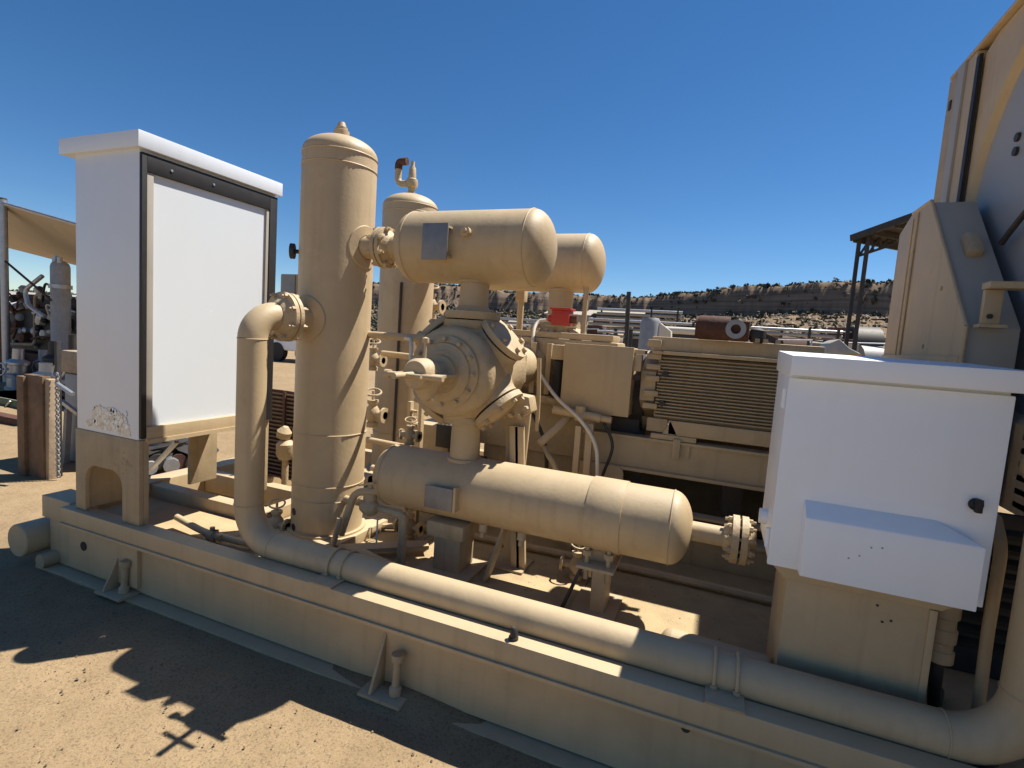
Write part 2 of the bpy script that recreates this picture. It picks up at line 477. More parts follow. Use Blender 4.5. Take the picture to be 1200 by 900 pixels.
def terrain_height(az, r):
    """mesa: talus slope, cliff band and a rim; az in degrees east of +Y"""
    k = 0.5 + 0.5 * math.tanh((az + 2) / 6)            # right part of the picture: nearer, taller cliff
    left = 0.5 + 0.5 * math.tanh((az + 44) / 6)         # drops away to the far left
    wob = 7 * mnoise.noise((az * 0.13, 0.3, 0)) + 2.2 * mnoise.noise((az * 0.7, 1.3, 0)) + 0.8 * mnoise.noise((az * 2.1, 4.3, 0))
    rc = (212 - 34 * k) + wob
    elt = (5.0 + 2.1 * k + 0.30 * mnoise.noise((az * 0.2, 7, 0)) + 0.12 * mnoise.noise((az * 0.9, 9, 0)))
    top = (rc * math.tan(R(elt)) + 1.65) * (0.22 + 0.78 * left)
    tal = top * (0.60 + 0.05 * mnoise.noise((az * 0.4, 2, 2)))
    r0 = 75
    if r < r0: h = -0.4 - (r0 - r) * 0.03
    elif r < rc:
        t = (r - r0) / (rc - r0); h = tal * (0.45 * t + 0.55 * t * t)
    elif r < rc + 3: h = tal + (top - tal) * min(1, (r - rc) / 3) ** 0.5
    else: h = top + (r - rc - 3) * 0.010
    x = r * math.sin(R(az)); y = r * math.cos(R(az))
    if r > r0:
        w = min(1, (r - r0) / 30)
        h += w * (0.8 * mnoise.noise((x * 0.05, y * 0.05, 4)) + 0.45 * mnoise.noise((x * 0.22, y * 0.22, 6)))
    return x, y, h
def mesa():
    g = G(); rows = []
    azs = [-118 + i * 0.4 for i in range(int(216 / 0.4) + 1)]
    azs = [-118 + i * 0.4 for i in range(110)] + [-74 + i * 0.16 for i in range(690)] + [36.5 + i * 0.5 for i in range(120)]
    for az in azs:
        rc = 150
        rs = [60, 75, 85, 95, 105, 115, 125, 135, 143, 150, 155, 160] + [163 + 1.5 * i for i in range(42)] + [228, 240, 270, 330, 420]
        rows.append([g.bm.verts.new(terrain_height(az, r)) for r in rs])
    for a, b in zip(rows, rows[1:]):
        for i in range(len(a) - 1):
            g.bm.faces.new([a[i], a[i + 1], b[i + 1], b[i]])
    for f in g.bm.faces:
        f.normal_update()
        if f.normal.z < 0: f.normal_flip()
    structure("mesa_hills", g, MESA, smooth=50, recalc=False)
mesa()
def shrubs():
    g = G(); rnd = random.Random(3)
    for i in range(19000):
        az = rnd.uniform(-72, 32)
        rim = rnd.random() < 0.26
        r = rnd.uniform(172, 245) if rim else 45 + 165 * rnd.random() ** 0.6
        x, y, h = terrain_height(az, r)
        if r < 78: h = max(h, 0) * 0
        s = rnd.uniform(0.25, 0.85) * (1.7 if rim else 1.0) * (0.6 if r < 80 else 1)
        if not rim and az > -2 and mnoise.noise((x * 0.05, y * 0.05, 1)) < -0.25: continue
        c = Vector((x, y, h))
        for k in range(9):
            d = Vector((rnd.gauss(0, 1), rnd.gauss(0, 1), abs(rnd.gauss(0, 1)) * 0.9))
            d.normalize()
            p = c + Vector((d.x * s * 0.8, d.y * s * 0.8, d.z * s * 0.9 + 0.1)) * rnd.uniform(0.45, 1)
            u = Vector((rnd.gauss(0, 1), rnd.gauss(0, 1), rnd.gauss(0, 1))).normalized() * s * 0.45
            w = u.cross(d).normalized() * s * 0.4
            g._faces([p - u, p + w, p + u, p - w], [(0, 1, 2, 3)])
    structure("desert_shrubs", g, SHRUB, kind='stuff', smooth=0, recalc=False)
shrubs()
def boulders():
    g = G(); rnd = random.Random(8)
    for i in range(5200):
        az = rnd.uniform(-60, 30); r = rnd.uniform(80, 182)
        x, y, h = terrain_height(az, r); s = 0.25 + 0.9 * rnd.random() ** 3
        vs = []
        for a in ((0, 0, 1), (1, 0, 0), (0, 1, 0), (-1, 0, 0), (0, -1, 0), (0, 0, -1)):
            q = rnd.uniform(0.6, 1.3) * s
            vs.append((x + a[0] * q, y + a[1] * q, h + a[2] * q * 0.7 + s * 0.2))
        g._faces(vs, [(0, 1, 2), (0, 2, 3), (0, 3, 4), (0, 4, 1), (5, 2, 1), (5, 3, 2), (5, 4, 3), (5, 1, 4)])
    structure("boulders", g, BOULDER, kind='stuff', smooth=0)
boulders()
def pebbles():
    g = G(); rnd = random.Random(11)
    for i in range(1700):
        x = rnd.uniform(-4.6, 0.1); y = rnd.uniform(0.75, 1.83) if x > -4 else rnd.uniform(0.9, 3.2)
        s = 0.002 + 0.007 * rnd.random() ** 5
        z = -0.004
        vs = []
        for a in ((0, 0, 1), (1, 0, 0), (0, 1, 0), (-1, 0, 0), (0, -1, 0), (0, 0, -1)):
            q = rnd.uniform(0.6, 1.3) * s
            vs.append((x + a[0] * q, y + a[1] * q, z + a[2] * q * 0.8 + s * 0.3))
        g._faces(vs, [(0, 1, 2), (0, 2, 3), (0, 3, 4), (0, 4, 1), (5, 2, 1), (5, 3, 2), (5, 4, 3), (5, 1, 4)])
    structure("gravel", g, STONE, kind='stuff', smooth=0)
pebbles()

# ------------------------------------------------------------------ the skid
ZT = 0.43
ZD = 0.33
def skid():
    t = thing("equipment_skid", "long tan steel skid frame with I-beam sides lying on the sandy ground", "skid", (-0.4, 3.3, 0))
    x0, x1 = -3.86, 3.3
    def beam(y, s):
        part(t, "top_flange", G().box(x0 + 0.24, x1, y - 0.08, y + 0.012, 0.335, ZT), TAN, bev=0.006)
        part(t, "web", G().box(x0, x1, y - 0.012, y + 0.012, 0.016, 0.338), TAN)
        part(t, "bottom_flange", G().box(x0 - 0.02, x1, y - 0.085, y + 0.085, -0.03, 0.009), TAND, bev=0.003)
    beam(1.93, 1); beam(4.95, -1)
    # line of the rolled flange edge under the lip
    part(t, "lip_edge", G().box(x0 + 0.24, x1, 1.838, 1.852, 0.322, 0.338), TAN, bev=0.002)
    part(t, "end_plate", G().box(x0 - 0.05, x0 + 0.238, 1.90, 2.06, 0.30, 0.44), TAN, bev=0.004)
    g = G().box(-3.62, -2.98, 1.893, 1.919, 0.05, 0.325)
    part(t, "doubler_plate", g, TAN, bev=0.004)
    g = G().cyl((-3.47, 1.896, 0.2), (-3.47, 1.889, 0.2), 0.028)
    part(t, "lifting_hole", g, BLACK)
    g = G().lathe([(0, 0), (0.098, 0), (0.105, 0.008), (0.105, 3.2), (0, 3.2)], (-3.98, 1.80, 0.155), (0, 1, 0), 28)
    part(t, "end_roller", g, TAN)
    g = G().cyl((-3.80, 1.83, 0.05), (-3.80, 2.2, 0.05), 0.045)
    part(t, "roller_stub", g, TAND)
    part(t, "end_beam", G().box(-3.86, -3.70, 2.05, 4.86, 0.0, 0.425), TAN, bev=0.005)
    # deck: plates with a seam between each
    xs = [-2.60, -1.62, -0.55, 0.55, 1.75, 3.28]
    for a, b in zip(xs, xs[1:]):
        part(t, "deck_plate", G().box(a + 0.002, b - 0.002, 2.035, 4.85, ZD - 0.024, ZD - 0.001), DECK, bev=0.002)
    part(t, "deck_plate", G().box(-3.68, -2.604, 2.035, 2.42, ZD - 0.024, ZD - 0.001), DECK, bev=0.002)
    # open bay under the cabinet: cross members instead of plate
    for y in (2.44, 2.86, 3.5, 4.2):
        part(t, "cross_member", G().box(-3.69, -2.61, y, y + 0.09, 0.26, 0.412), TAN, bev=0.004)
    part(t, "cross_member", G().box(-2.70, -2.61, 2.44, 4.84, 0.24, 0.408), TAN, bev=0.004)
    part(t, "under_plate", G().box(-3.69, -2.72, 2.42, 4.85, 0.02, 0.06), DECK)
    # weld line and marks on the web
    part(t, "web_plug", G().cyl((0.02, 1.918, 0.27), (0.02, 1.912, 0.27), 0.016), DARK)
    g = G()
    for y in (2.2,):
        g.box(-1.5, 3.2, 2.035, 2.05, ZD, ZD + 0.03)
    part(t, "kick_strip", g, TAN)
    # drifts of sand on the deck
    return t
skid()
def hold_down(x, label):
    t = thing("hold_down_bracket", label, "bracket", (x, 1.9, 0), "hold-down brackets along the skid side")
    part(t, "base_plate", G().box(x - 0.11, x + 0.11, 1.80, 1.915, 0.009, 0.024), TAND, bev=0.003)
    part(t, "gusset", G().prism([(x - 0.06, 1.917, 0.024), (x - 0.06, 1.81, 0.024), (x - 0.06, 1.865, 0.14), (x - 0.06, 1.917, 0.26)], (0.014, 0, 0)), TAND, bev=0.002)
    part(t, "pin", G().lathe([(0, 0), (0.028, 0), (0.028, 0.03), (0.018, 0.04), (0.018, 0.15), (0.03, 0.155), (0.03, 0.185), (0, 0.19)], (x + 0.045, 1.868, 0.024), (0, 0.06, 1), 14), TAND)
    return t
hold_down(-3.1, "rusty-dusted hold-down bracket on the skid side, below the white cabinet")
hold_down(-1.24, "hold-down bracket at the middle of the skid side, below the long pipe")

def deck_sand():
    g = G(); rnd = random.Random(19)
    for i in range(900):
        x = rnd.uniform(-2.5, 0.9); y = 2.06 + 1.0 * rnd.random() ** 1.6; s_ = 0.0015 + 0.005 * rnd.random() ** 4
        z = ZD - 0.001
        vs = [(x + a * s_ * rnd.uniform(.6, 1.3), y + b * s_ * rnd.uniform(.6, 1.3), z + c * s_ * rnd.uniform(.5, 1)) for a, b, c in ((0, 0, 1), (1, 0, 0), (0, 1, 0), (-1, 0, 0), (0, -1, 0))]
        g._faces(vs, [(0, 1, 2), (0, 2, 3), (0, 3, 4), (0, 4, 1)])
    structure("deck_gravel", g, STONE, kind='stuff', smooth=0)
deck_sand()
# ------------------------------------------------------------------ long discharge pipe on the skid edge
PR = 0.0725; PY = 2.01; PZ = 0.464
RX = -2.258; PX1 = 0.99
TX, TY, TR = -2.18, 2.53, 0.212
def front_pipe():
    t = thing("process_pipe", "long tan pipe along the skid edge, rising to the tall vessel", "pipe", (RX, PY, ZT))
    br = 0.20
    def arc(c, a0, a1, n=12, plane='xz', r=br):
        out = []
        for i in range(n + 1):
            a = a0 + (a1 - a0) * i / n
            u, v = math.cos(a) * r, math.sin(a) * r
            out.append((c[0] + u, c[1], c[2] + v) if plane == 'xz' else (c[0], c[1] + u, c[2] + v))
        return out
    part(t, "riser", G().tube([(RX, PY, PZ + br), (RX, PY, 1.545)], PR, 28, caps=False), TAN)
    part(t, "elbow", G().tube(arc((RX + br, PY, PZ + br), math.pi, 1.5 * math.pi), PR, 28, caps=False), TAN)
    part(t, "run", G().tube([(RX + br, PY, PZ), (PX1 - br, PY, PZ)], PR, 28, caps=False), TAN)
    part(t, "elbow", G().tube(arc((PX1 - br, PY, PZ + br), 1.5 * math.pi, 2 * math.pi), PR, 28, caps=False), TAN)
    part(t, "riser", G().tube([(PX1, PY, PZ + br), (PX1, PY, 1.34), (PX1, PY + 0.1, 1.36)], PR, 28, fillet=0.01), TAN)
    r2 = 0.125
    hd = V(TX - RX, TY - PY, 0).normalized()            # heading of the top bend, to the vessel's axis
    pts = [V(RX, PY, 1.545) + hd * (r2 - r2 * math.cos(a)) + V(0, 0, r2 * math.sin(a)) for a in [math.pi / 2 * k / 12 for k in range(13)]]
    part(t, "elbow", G().tube(pts, PR, 28, caps=False), TAN)
    for c, d in (((RX, PY, 1.545), (0, 0, 1)), ((RX, PY, PZ + br), (0, 0, 1)), ((RX + br, PY, PZ), (1, 0, 0)), ((PX1 - br, PY, PZ), (1, 0, 0)), ((PX1, PY, PZ + br), (0, 0, 1))):
        part(t, "weld_bead", G().ring(c, d, PR, 0.0035, 28, 6), TAN)
    flange_pair(t, V(RX, PY, 1.67) + hd * (r2 + 0.06), hd, 0.135, 0.022, PR, 8)
    return t
front_pipe()
def ubolt(x, label):
    t = thing("pipe_clamp", label, "clamp", (x, PY, ZT), "U-bolt clamps on the long pipe")
    part(t, "base_plate", G().box(x - 0.065, x + 0.065, 1.846, 1.945, ZT + 0.001, ZT + 0.010), TAND, bev=0.002)
    for s in (-0.038, 0.038):
        pts = [(x + s, PY - PR - 0.006, ZT - 0.05)] + [(x + s, PY - math.cos(a) * (PR + 0.006), PZ + math.sin(a) * (PR + 0.006)) for a in [math.pi * i / 14 for i in range(15)]] + [(x + s, PY + PR + 0.006, ZD)]
        u = part(t, "u_bolt", G().tube(pts, 0.0065, 8), TAN)
        part(u, "nut", G().cyl((x + s, PY - PR - 0.006, ZT + 0.011), (x + s, PY - PR - 0.006, ZT + 0.024), 0.013, n=6), TAND)
    return t
ubolt(-1.62, "double U-bolt clamp on the long pipe in front of the tall vessel")
ubolt(0.135, "double U-bolt clamp on the long pipe in front of the white box")
g = G().cyl((-0.66, 1.885, ZT), (-0.66, 1.885, ZT + 0.012), 0.02).lathe([(0, 0), (0.016, 0), (0.016, 0.03), (0.009, 0.04), (0, 0.04)], (-0.66, 1.885, ZT + 0.012), (0, 0, 1), 12)
solo("drain_plug", "small dark plug on the skid lip under the sunlit pipe", "plug", g, DARK)
# small bore drain line running beside the pipe
g = G().tube(smooth_path([(-1.75, 2.30, 0.385), (-1.5, 2.235, 0.385), (-0.9, 2.185, 0.375), (-0.3, 2.13, 0.372)]), 0.04, 16)
solo("inner_pipe", "slim lit tan pipe lying on the deck close behind the long front pipe", "pipe", g, TAN)
t = thing("capped_pipe", "short shaded pipe stub behind the long front pipe, next to the white box's pedestal", "pipe", (0.15, 2.2, ZD))
part(t, "pipe", G().tube([(-0.07, 2.215, 0.40), (0.295, 2.19, 0.40)], 0.066, 22), TAN)
part(t, "cap", G().lathe([(0, 0)] + [(0.066 * math.sin(a), 0.05 - 0.05 * math.cos(a)) for a in [math.pi / 2 * k / 6 for k in range(1, 7)]], (-0.119, 2.2185, 0.40), (0.365, -0.025, 0), 22), TAN)
g = G().tube([(-3.0, 2.14, 0.40), (-2.7, 2.10, 0.376), (-2.45, 2.12, 0.37), (-2.2, 2.16, 0.36), (-1.8, 2.18, 0.352)], 0.02, 10, fillet=0.1)
solo("drain_line", "thin tan drain line lying on the deck behind the long pipe", "pipe", g, TAN)
t = thing("drain_valve", "small dusty drain valve on the deck under the right side of the white cabinet", "valve", (-2.62, 2.10, ZD))
part(t, "body", G().lathe([(0, 0), (0.02, 0), (0.02, 0.04), (0.034, 0.05), (0.034, 0.09), (0.02, 0.10), (0.02, 0.14), (0, 0.14)], (-2.70, 2.10, 0.375), (1, -0.08, 0), 16), TAND)
part(t, "handle", G().bar((-2.64, 2.10, 0.405), (-2.56, 2.07, 0.43), 0.014, 0.006), DARK)
part(t, "bonnet", G().cyl((-2.635, 2.095, 0.38), (-2.635, 2.095, 0.425), 0.014, n=12), TAND)

# ------------------------------------------------------------------ tall vessels
def vessel(name, label, x, y, r, z0, zt, seams, group):
    t = thing(name, label, "vessel", (x, y, z0), group)
    h = r * 0.5
    prof = [(0, 0), (r + 0.0, 0), (r, zt - z0 - h)]
    prof += [(r * math.cos(a), zt - z0 - h + h * math.sin(a)) for a in [math.pi / 2 * i / 12 for i in range(1, 12)]] + [(0, zt - z0)]
    part(t, "shell", G().lathe(prof, (x, y, z0), (0, 0, 1), 56), TAN)
    for z in seams:
        part(t, "weld_seam", G().ring((x, y, z), (0, 0, 1), r, 0.0048, 56, 6), TAN)
    return t
TX, TY, TR = -2.18, 2.53, 0.212
def tank_front():
    t = vessel("scrubber_vessel", "tall tan scrubber vessel standing beside the white cabinet, tallest of the tanks", TX, TY, TR, 0.392, 2.74, (2.55, 2.62, 1.0, 0.69, 0.60), "tall scrubber vessels")
    part(t, "base_ring", G().washer((TX, TY, 0.3915), (0, 0, 1), 0.235, 0.20, 0.012, 48), TAN)
    part(t, "base_pad", G().box(TX - 0.27, TX + 0.26, TY - 0.245, TY + 0.28, ZD, 0.391), TAN, bev=0.004)
    part(t, "top_coupling", G().lathe([(0, 0), (0.045, 0), (0.045, 0.05), (0.034, 0.055), (0.034, 0.07), (0.028, 0.072), (0.018, 0.10), (0, 0.105)], (TX, TY, 2.725), (0, 0, 1), 20), TAN)
    # nozzle to the pipe, towards -Y
    g = G().lathe([(PR * 1.0, 0), (PR, 0.17)], V(TX, TY, 1.67) + V(RX - TX, PY - TY, 0).normalized() * (TR - 0.06), (RX - TX, PY - TY, 0), 28)
    part(t, "side_nozzle", g, TAN)
    def pad(d, rr, z):
        g = G(); d = Vector(d); perp = Vector((-d.y, d.x, 0))
        n = 40; rings = []
        for k, q in enumerate((PR * 0.95, rr * 0.96, rr)):
            row = []
            for i in range(n):
                a = 2 * math.pi * i / n
                s_ = math.cos(a) * q; zz = math.sin(a) * q
                th = s_ / TR
                rad = TR + (0.009 if k < 2 else 0.001)
                v = Vector((TX, TY, z + zz)) + (d * math.cos(th) + perp * math.sin(th)) * rad
                row.append(g.bm.verts.new(v))
            rings.append(row)
        for a, b in zip(rings, rings[1:]):
            for i in range(n): g.bm.faces.new([a[i], a[(i + 1) % n], b[(i + 1) % n], b[i]])
        return g
    part(t, "nozzle_pad", pad(V(RX - TX, PY - TY, 0).normalized(), 0.135, 1.67), TAN)
    # nozzle to the bottle, towards +X
    g = G().lathe([(0.065, 0), (0.065, 0.20)], (TX + TR - 0.04, TY, 2.105), (1, 0, 0), 28)
    part(t, "side_nozzle", g, TAN)
    part(t, "nozzle_pad", pad((1, 0, 0), 0.125, 2.105), TAN)
    # skirt holes
    for z, a in ((0.52, -112), (0.425, -112)):
        d = Vector((math.cos(R(a)), math.sin(R(a)), 0)); c = V(TX, TY, z) + d * (TR - 0.004)
        part(t, "vent_hole", G().cyl(c, c + d * 0.006, 0.022), BLACK)
    # level gauge plate and gauge on the left flank
    d = Vector((-0.96, -0.28, 0))
    c = V(TX, TY, 2.06) + Vector((-0.84, -0.54, 0)) * (TR - 0.005)
    part(t, "pressure_gauge", G().lathe([(0, 0), (0.012, 0), (0.012, 0.03), (0.045, 0.032), (0.045, 0.055), (0, 0.056)], c, (-0.84, -0.54, 0), 20), DARK)
    b = part(t, "tag_bracket", G().box(TX - 0.33, TX - 0.20, TY - 0.10, TY - 0.085, 1.80, 1.93), TAN, bev=0.003)
    part(b, "tag_plate", G().box(TX - 0.325, TX - 0.215, TY - 0.106, TY - 0.1005, 1.81, 1.925), PLATE)
    part(t, "side_coupling", G().cyl(V(TX - 0.20, TY + 0.02, 2.28), V(TX - 0.245, TY + 0.02, 2.28), 0.03), TAN)
    part(t, "side_coupling", G().cyl(V(TX - 0.20, TY - 0.02, 1.45), V(TX - 0.26, TY - 0.02, 1.45), 0.026), TAN)
    return t
tank_front()
T2X, T2Y, T2R = -2.72, 4.1, 0.245
def tank_back():
    t = vessel("scrubber_vessel", "shorter tan vessel standing behind, with a bent relief valve on its top", T2X, T2Y, T2R, ZD, 2.86, (2.68, 2.74, 1.3, 0.7), "tall scrubber vessels")
    part(t, "base_ring", G().washer((T2X, T2Y, ZD), (0, 0, 1), 0.29, 0.23, 0.014, 40), TAN)
    part(t, "conduit", G().tube([(T2X + 0.10, T2Y - 0.235, 0.5), (T2X + 0.10, T2Y - 0.235, 2.05)], 0.012, 8), DARK)
    part(t, "side_nozzle", G().cyl((T2X + 0.2, T2Y, 2.27), (T2X + 0.45, T2Y, 2.27), 0.07), TAN)
    return t
tank_back()
def relief():
    x, y, z = T2X, T2Y, 2.84
    t = thing("relief_valve", "rust-tinged relief valve with a hooked outlet on top of the shorter vessel", "valve", (x, y, z))
    part(t, "body", G().lathe([(0, 0), (0.05, 0), (0.05, 0.03), (0.03, 0.035), (0.03, 0.08), (0.05, 0.085), (0.055, 0.12), (0.05, 0.15), (0.036, 0.16), (0.03, 0.25), (0.018, 0.27), (0.018, 0.31), (0, 0.315)], (x, y, z), (0, 0, 1), 18), TANF)
    part(t, "outlet", G().tube([(x, y, z + 0.12), (x - 0.15, y, z + 0.12), (x - 0.15, y, z + 0.27)], 0.03, 12, fillet=0.05), TANF)
    part(t, "outlet_elbow", G().tube([(x - 0.15, y, z + 0.25), (x - 0.15, y, z + 0.315), (x - 0.06, y, z + 0.315)], 0.034, 12, fillet=0.05), RUST)
relief()

# ------------------------------------------------------------------ pulsation bottles
def bottle(name, label, xa, xb, y, z, r, group, zsupport=None):
    t = thing(name, label, "pressure bottle", ((xa + xb) / 2, y, z), group)
    h = r * 0.55; L = xb - xa
    prof = [(0, 0)] + [(r * math.sin(a), h - h * math.cos(a)) for a in [math.pi / 2 * i / 12 for i in range(1, 13)]]
    prof += [(r * math.cos(a), L - h + h * math.sin(a)) for a in [math.pi / 2 * i / 12 for i in range(0, 12)]] + [(0, L)]
    part(t, "shell", G().lathe(prof, (xa, y, z), (1, 0, 0), 56), TAN)
    for x in (xa + h, xb - h):
        part(t, "weld_seam", G().ring((x, y, z), (1, 0, 0), r, 0.004, 56, 6), TAN)
    return t
BY = 2.53
def upper_bottle():
    z = 2.105; r = 0.192
    t = bottle("pulsation_bottle", "upper pressure bottle lying across the front cylinder, joined to the tall vessel", -1.72, -0.82, BY, z, r, "horizontal pulsation bottles")
    flange_pair(t, (-1.835, BY, z), (1, 0, 0), 0.115, 0.022, 0.062, 8)
    part(t, "inlet_neck", G().cyl((-1.80, BY, z), (-1.68, BY, z), 0.066), TAN)
    part(t, "cylinder_neck", G().lathe([(0.078, 0), (0.076, 0.22)], (-1.25, BY, z - 0.16), (0, 0, -1), 32), TAN)
    part(t, "neck_weld", G().ring((-1.25, BY, z - r + 0.012), (0, 0, 1), 0.082, 0.01, 32, 8), TAN)
    part(t, "neck_flange", G().lathe([(0, 0), (0.145, 0), (0.15, 0.01), (0.15, 0.04), (0.1, 0.045), (0.08, 0.07), (0, 0.07)], (-1.25, BY, 1.725), (0, 0, 1), 40), TANF)
    b = part(t, "plate_bracket", G().box(-1.44, -1.305, BY - r - 0.035, BY - r + 0.06, 2.02, 2.03), TAN)
    part(t, "plate_bracket", G().box(-1.44, -1.305, BY - r - 0.035, BY - r + 0.09, 2.165, 2.175), TAN)
    part(b, "nameplate", G().box(-1.445, -1.30, BY - r - 0.045, BY - r - 0.036, 2.005, 2.185), PLATE, bev=0.002)
    a = R(-80)
    c = V(-1.22, BY - r * 0.97, z + 0.04)
    part(t, "plug", G().lathe([(0, 0), (0.026, 0), (0.026, 0.028), (0.014, 0.03), (0.014, 0.045), (0, 0.046)], c, (0, -1, 0.15), 14), TAN)
upper_bottle()
def lower_bottle():
    z = 0.80; r = 0.174
    t = bottle("pulsation_bottle", "lower long pressure bottle under the front cylinder, with a strap and a blind flange", -1.79, -0.035, BY, z, r, "horizontal pulsation bottles")
    part(t, "cylinder_neck", G().lathe([(0.082, 0), (0.078, 0.30)], (-1.25, BY, z + 0.14), (0, 0, 1), 32), TAN)
    part(t, "neck_weld", G().ring((-1.25, BY, z + r - 0.014), (0, 0, 1), 0.086, 0.012, 32, 8), TAN)
    part(t, "neck_flange", G().lathe([(0, 0), (0.125, 0), (0.125, 0.035), (0.09, 0.04), (0, 0.04)], (-1.25, BY, 1.17), (0, 0, 1), 40), TANF)
    part(t, "strap", G().washer((-0.52, BY, z), (1, 0, 0), r + 0.006, r - 0.01, 0.17, 56), TAN, bev=0.002)
    for x in (-0.50, -0.395):
        part(t, "strap_bolt", G().cyl((x, BY - 0.11, 0.50), (x, BY - 0.11, 0.665), 0.012, n=10).cyl((x, BY - 0.11, 0.62), (x, BY - 0.11, 0.645), 0.024, n=6), TAND)
    b = part(t, "plate_bracket", G().box(-1.35, -1.20, BY - r - 0.028, BY - r + 0.06, 0.745, 0.755), TAN)
    part(t, "plate_edge", G().box(-1.196, -1.182, BY - r - 0.04, BY - r + 0.05, 0.725, 0.855), TAN)
    part(b, "nameplate", G().box(-1.365, -1.20, BY - r - 0.038, BY - r - 0.029, 0.725, 0.845), PLATE, bev=0.002)
    part(t, "outlet_pipe", G().tube([(-0.06, BY, z), (0.12, BY, z)], 0.045, 24), TAN)
    flange_pair(t, (0.165, BY, z), (1, 0, 0), 0.108, 0.028, 0.045, 10, gap=0.010)
    part(t, "blind_cover", G().cyl((0.20, BY, z), (0.206, BY, z), 0.09, n=32), TANF)
    for x in (-1.08, -0.86):
        part(t, "drain_coupling", G().lathe([(0, 0), (0.024, 0), (0.024, 0.04), (0.013, 0.045), (0.013, 0.07), (0, 0.07)], (x, BY - 0.06, z - r + 0.014), (0, -0.2, -1), 12), TANF)
lower_bottle()
def lower_supports():
    t = thing("bottle_stand", "tan post stand with a top plate under the strapped end of the lower bottle", "stand", (-0.45, BY, ZD), "stands under the lower bottle")
    part(t, "top_plate", G().box(-0.54, -0.36, BY - 0.16, BY + 0.12, 0.565, 0.58), TAND, bev=0.002)
    part(t, "post", G().box(-0.47, -0.40, BY - 0.10, BY + 0.05, ZD, 0.565), TAN, bev=0.003)
    part(t, "saddle", G().box(-0.50, -0.38, BY - 0.06, BY + 0.06, 0.58, 0.64), TAN)
    part(t, "foot_plate", G().box(-0.56, -0.34, BY - 0.18, BY + 0.12, ZD, ZD + 0.01), TAND)
    part(t, "brace", G().bar((-0.60, BY - 0.14, ZD), (-0.52, BY - 0.08, 0.56), 0.05, 0.012), DARK)
    t = thing("bottle_stand", "squat block stand under the shaded end of the lower bottle", "stand", (-1.3, BY, ZD), "stands under the lower bottle")
    part(t, "block", G().box(-1.40, -1.17, BY - 0.12, BY + 0.12, 0.53, 0.62), TAND, bev=0.02)
    part(t, "pedestal", G().box(-1.36, -1.20, BY - 0.09, BY + 0.09, ZD, 0.525), TAND, bev=0.006)
    part(t, "brace", G().bar((-1.05, BY - 0.05, ZD), (-0.98, BY, 0.62), 0.07, 0.014), TAND)
    part(t, "foot_plate", G().box(-1.44, -1.12, BY - 0.15, BY + 0.15, ZD, ZD + 0.012), TAND)
lower_supports()
def back_bottle():
    y = 4.1; z = 2.265; r = 0.232
    t = bottle("pulsation_bottle", "rear pressure bottle half hidden behind the upper front one", -2.15, -0.905, y, z, r, "horizontal pulsation bottles")
    part(t, "cylinder_neck", G().lathe([(0.10, 0), (0.10, 0.28)], (-1.24, y, z - 0.2), (0, 0, -1), 32), TAN)
    part(t, "neck_flange", G().cyl((-1.24, y, 1.75), (-1.24, y, 1.80), 0.17, n=36), TANF)
    part(t, "neck_weld", G().ring((-1.24, y, z - r + 0.016), (0, 0, 1), 0.106, 0.012, 32, 8), TAN)
    # slim stay from the bottle to the frame
    part(t, "stay", G().cyl((-1.01, y - 0.1, 1.6), (-1.01, y - 0.1, 2.08), 0.02), TAN)
back_bottle()

# ------------------------------------------------------------------ compressor cylinders
CX, CZ = -1.26, 1.45
def cylinder_front():
    t = thing("compressor_cylinder", "front cast compressor cylinder with bolted valve covers between the two bottles", "compressor cylinder", (CX, BY, CZ), "compressor cylinders")
    # barrel along Y
    prof = [(0, 2.29), (0.19, 2.29), (0.21, 2.298), (0.226, 2.315), (0.234, 2.35), (0.228, 2.42), (0.235, 2.50), (0.235, 2.60), (0.21, 2.72), (0.225, 2.80), (0.225, 2.84), (0, 2.84)]
    part(t, "barrel", G().lathe(prof, (CX, 0, CZ), (0, 1, 0), 48), TANF)
    # vertical gas passages
    prof = [(0, -0.285), (0.12, -0.285), (0.125, -0.25), (0.145, -0.21), (0.19, -0.14), (0.23, 0.0), (0.20, 0.13), (0.16, 0.19), (0.14, 0.222), (0.15, 0.235), (0.15, 0.268), (0, 0.268)]
    part(t, "gas_passage", G().lathe(prof, (CX, BY, CZ), (0, 0, 1), 40), TANF)
    # stepped head
    part(t, "head", G().lathe([(0, 0), (0.182, 0), (0.182, 0.02), (0.165, 0.03), (0.15, 0.032), (0.145, 0.045), (0.115, 0.05), (0.105, 0.06), (0, 0.06)], (CX, 2.292, CZ), (0, -1, 0), 48), TANF)
    part(t, "head_bolts", G().bolts((CX, 2.27, CZ), (0, -1, 0), 0.165, 0.011, 0, 0.03, 12), TANF, kind='stuff')
    # valve covers at 45 degrees
    for a in (45, 135, 225, 315):
        d = V(math.cos(R(a)), 0, math.sin(R(a)))
        base = V(CX, BY + 0.01, CZ) + d * 0.14
        part(t, "valve_port", G().lathe([(0.19, -0.02), (0.165, 0.03), (0.148, 0.06), (0.142, 0.085), (0.142, 0.105), (0, 0.105)], base, d, 36), TANF)
        c = base + d * 0.118
        cov = part(t, "valve_cover", G().lathe([(0, 0), (0.152, 0), (0.152, 0.032), (0.10, 0.038), (0.062, 0.05), (0, 0.05)], c, d, 40), TANF)
        part(t, "cover_gasket", G().cyl(base + d * 0.10, base + d * 0.122, 0.125, n=32), BLACK)
        part(cov, "cover_bolts", G().bolts(c, d, 0.127, 0.014, 0.028, 0.055, 8, 0.5), TANF if a != 45 else TAND, kind='stuff')
    return t
cylinder_front()
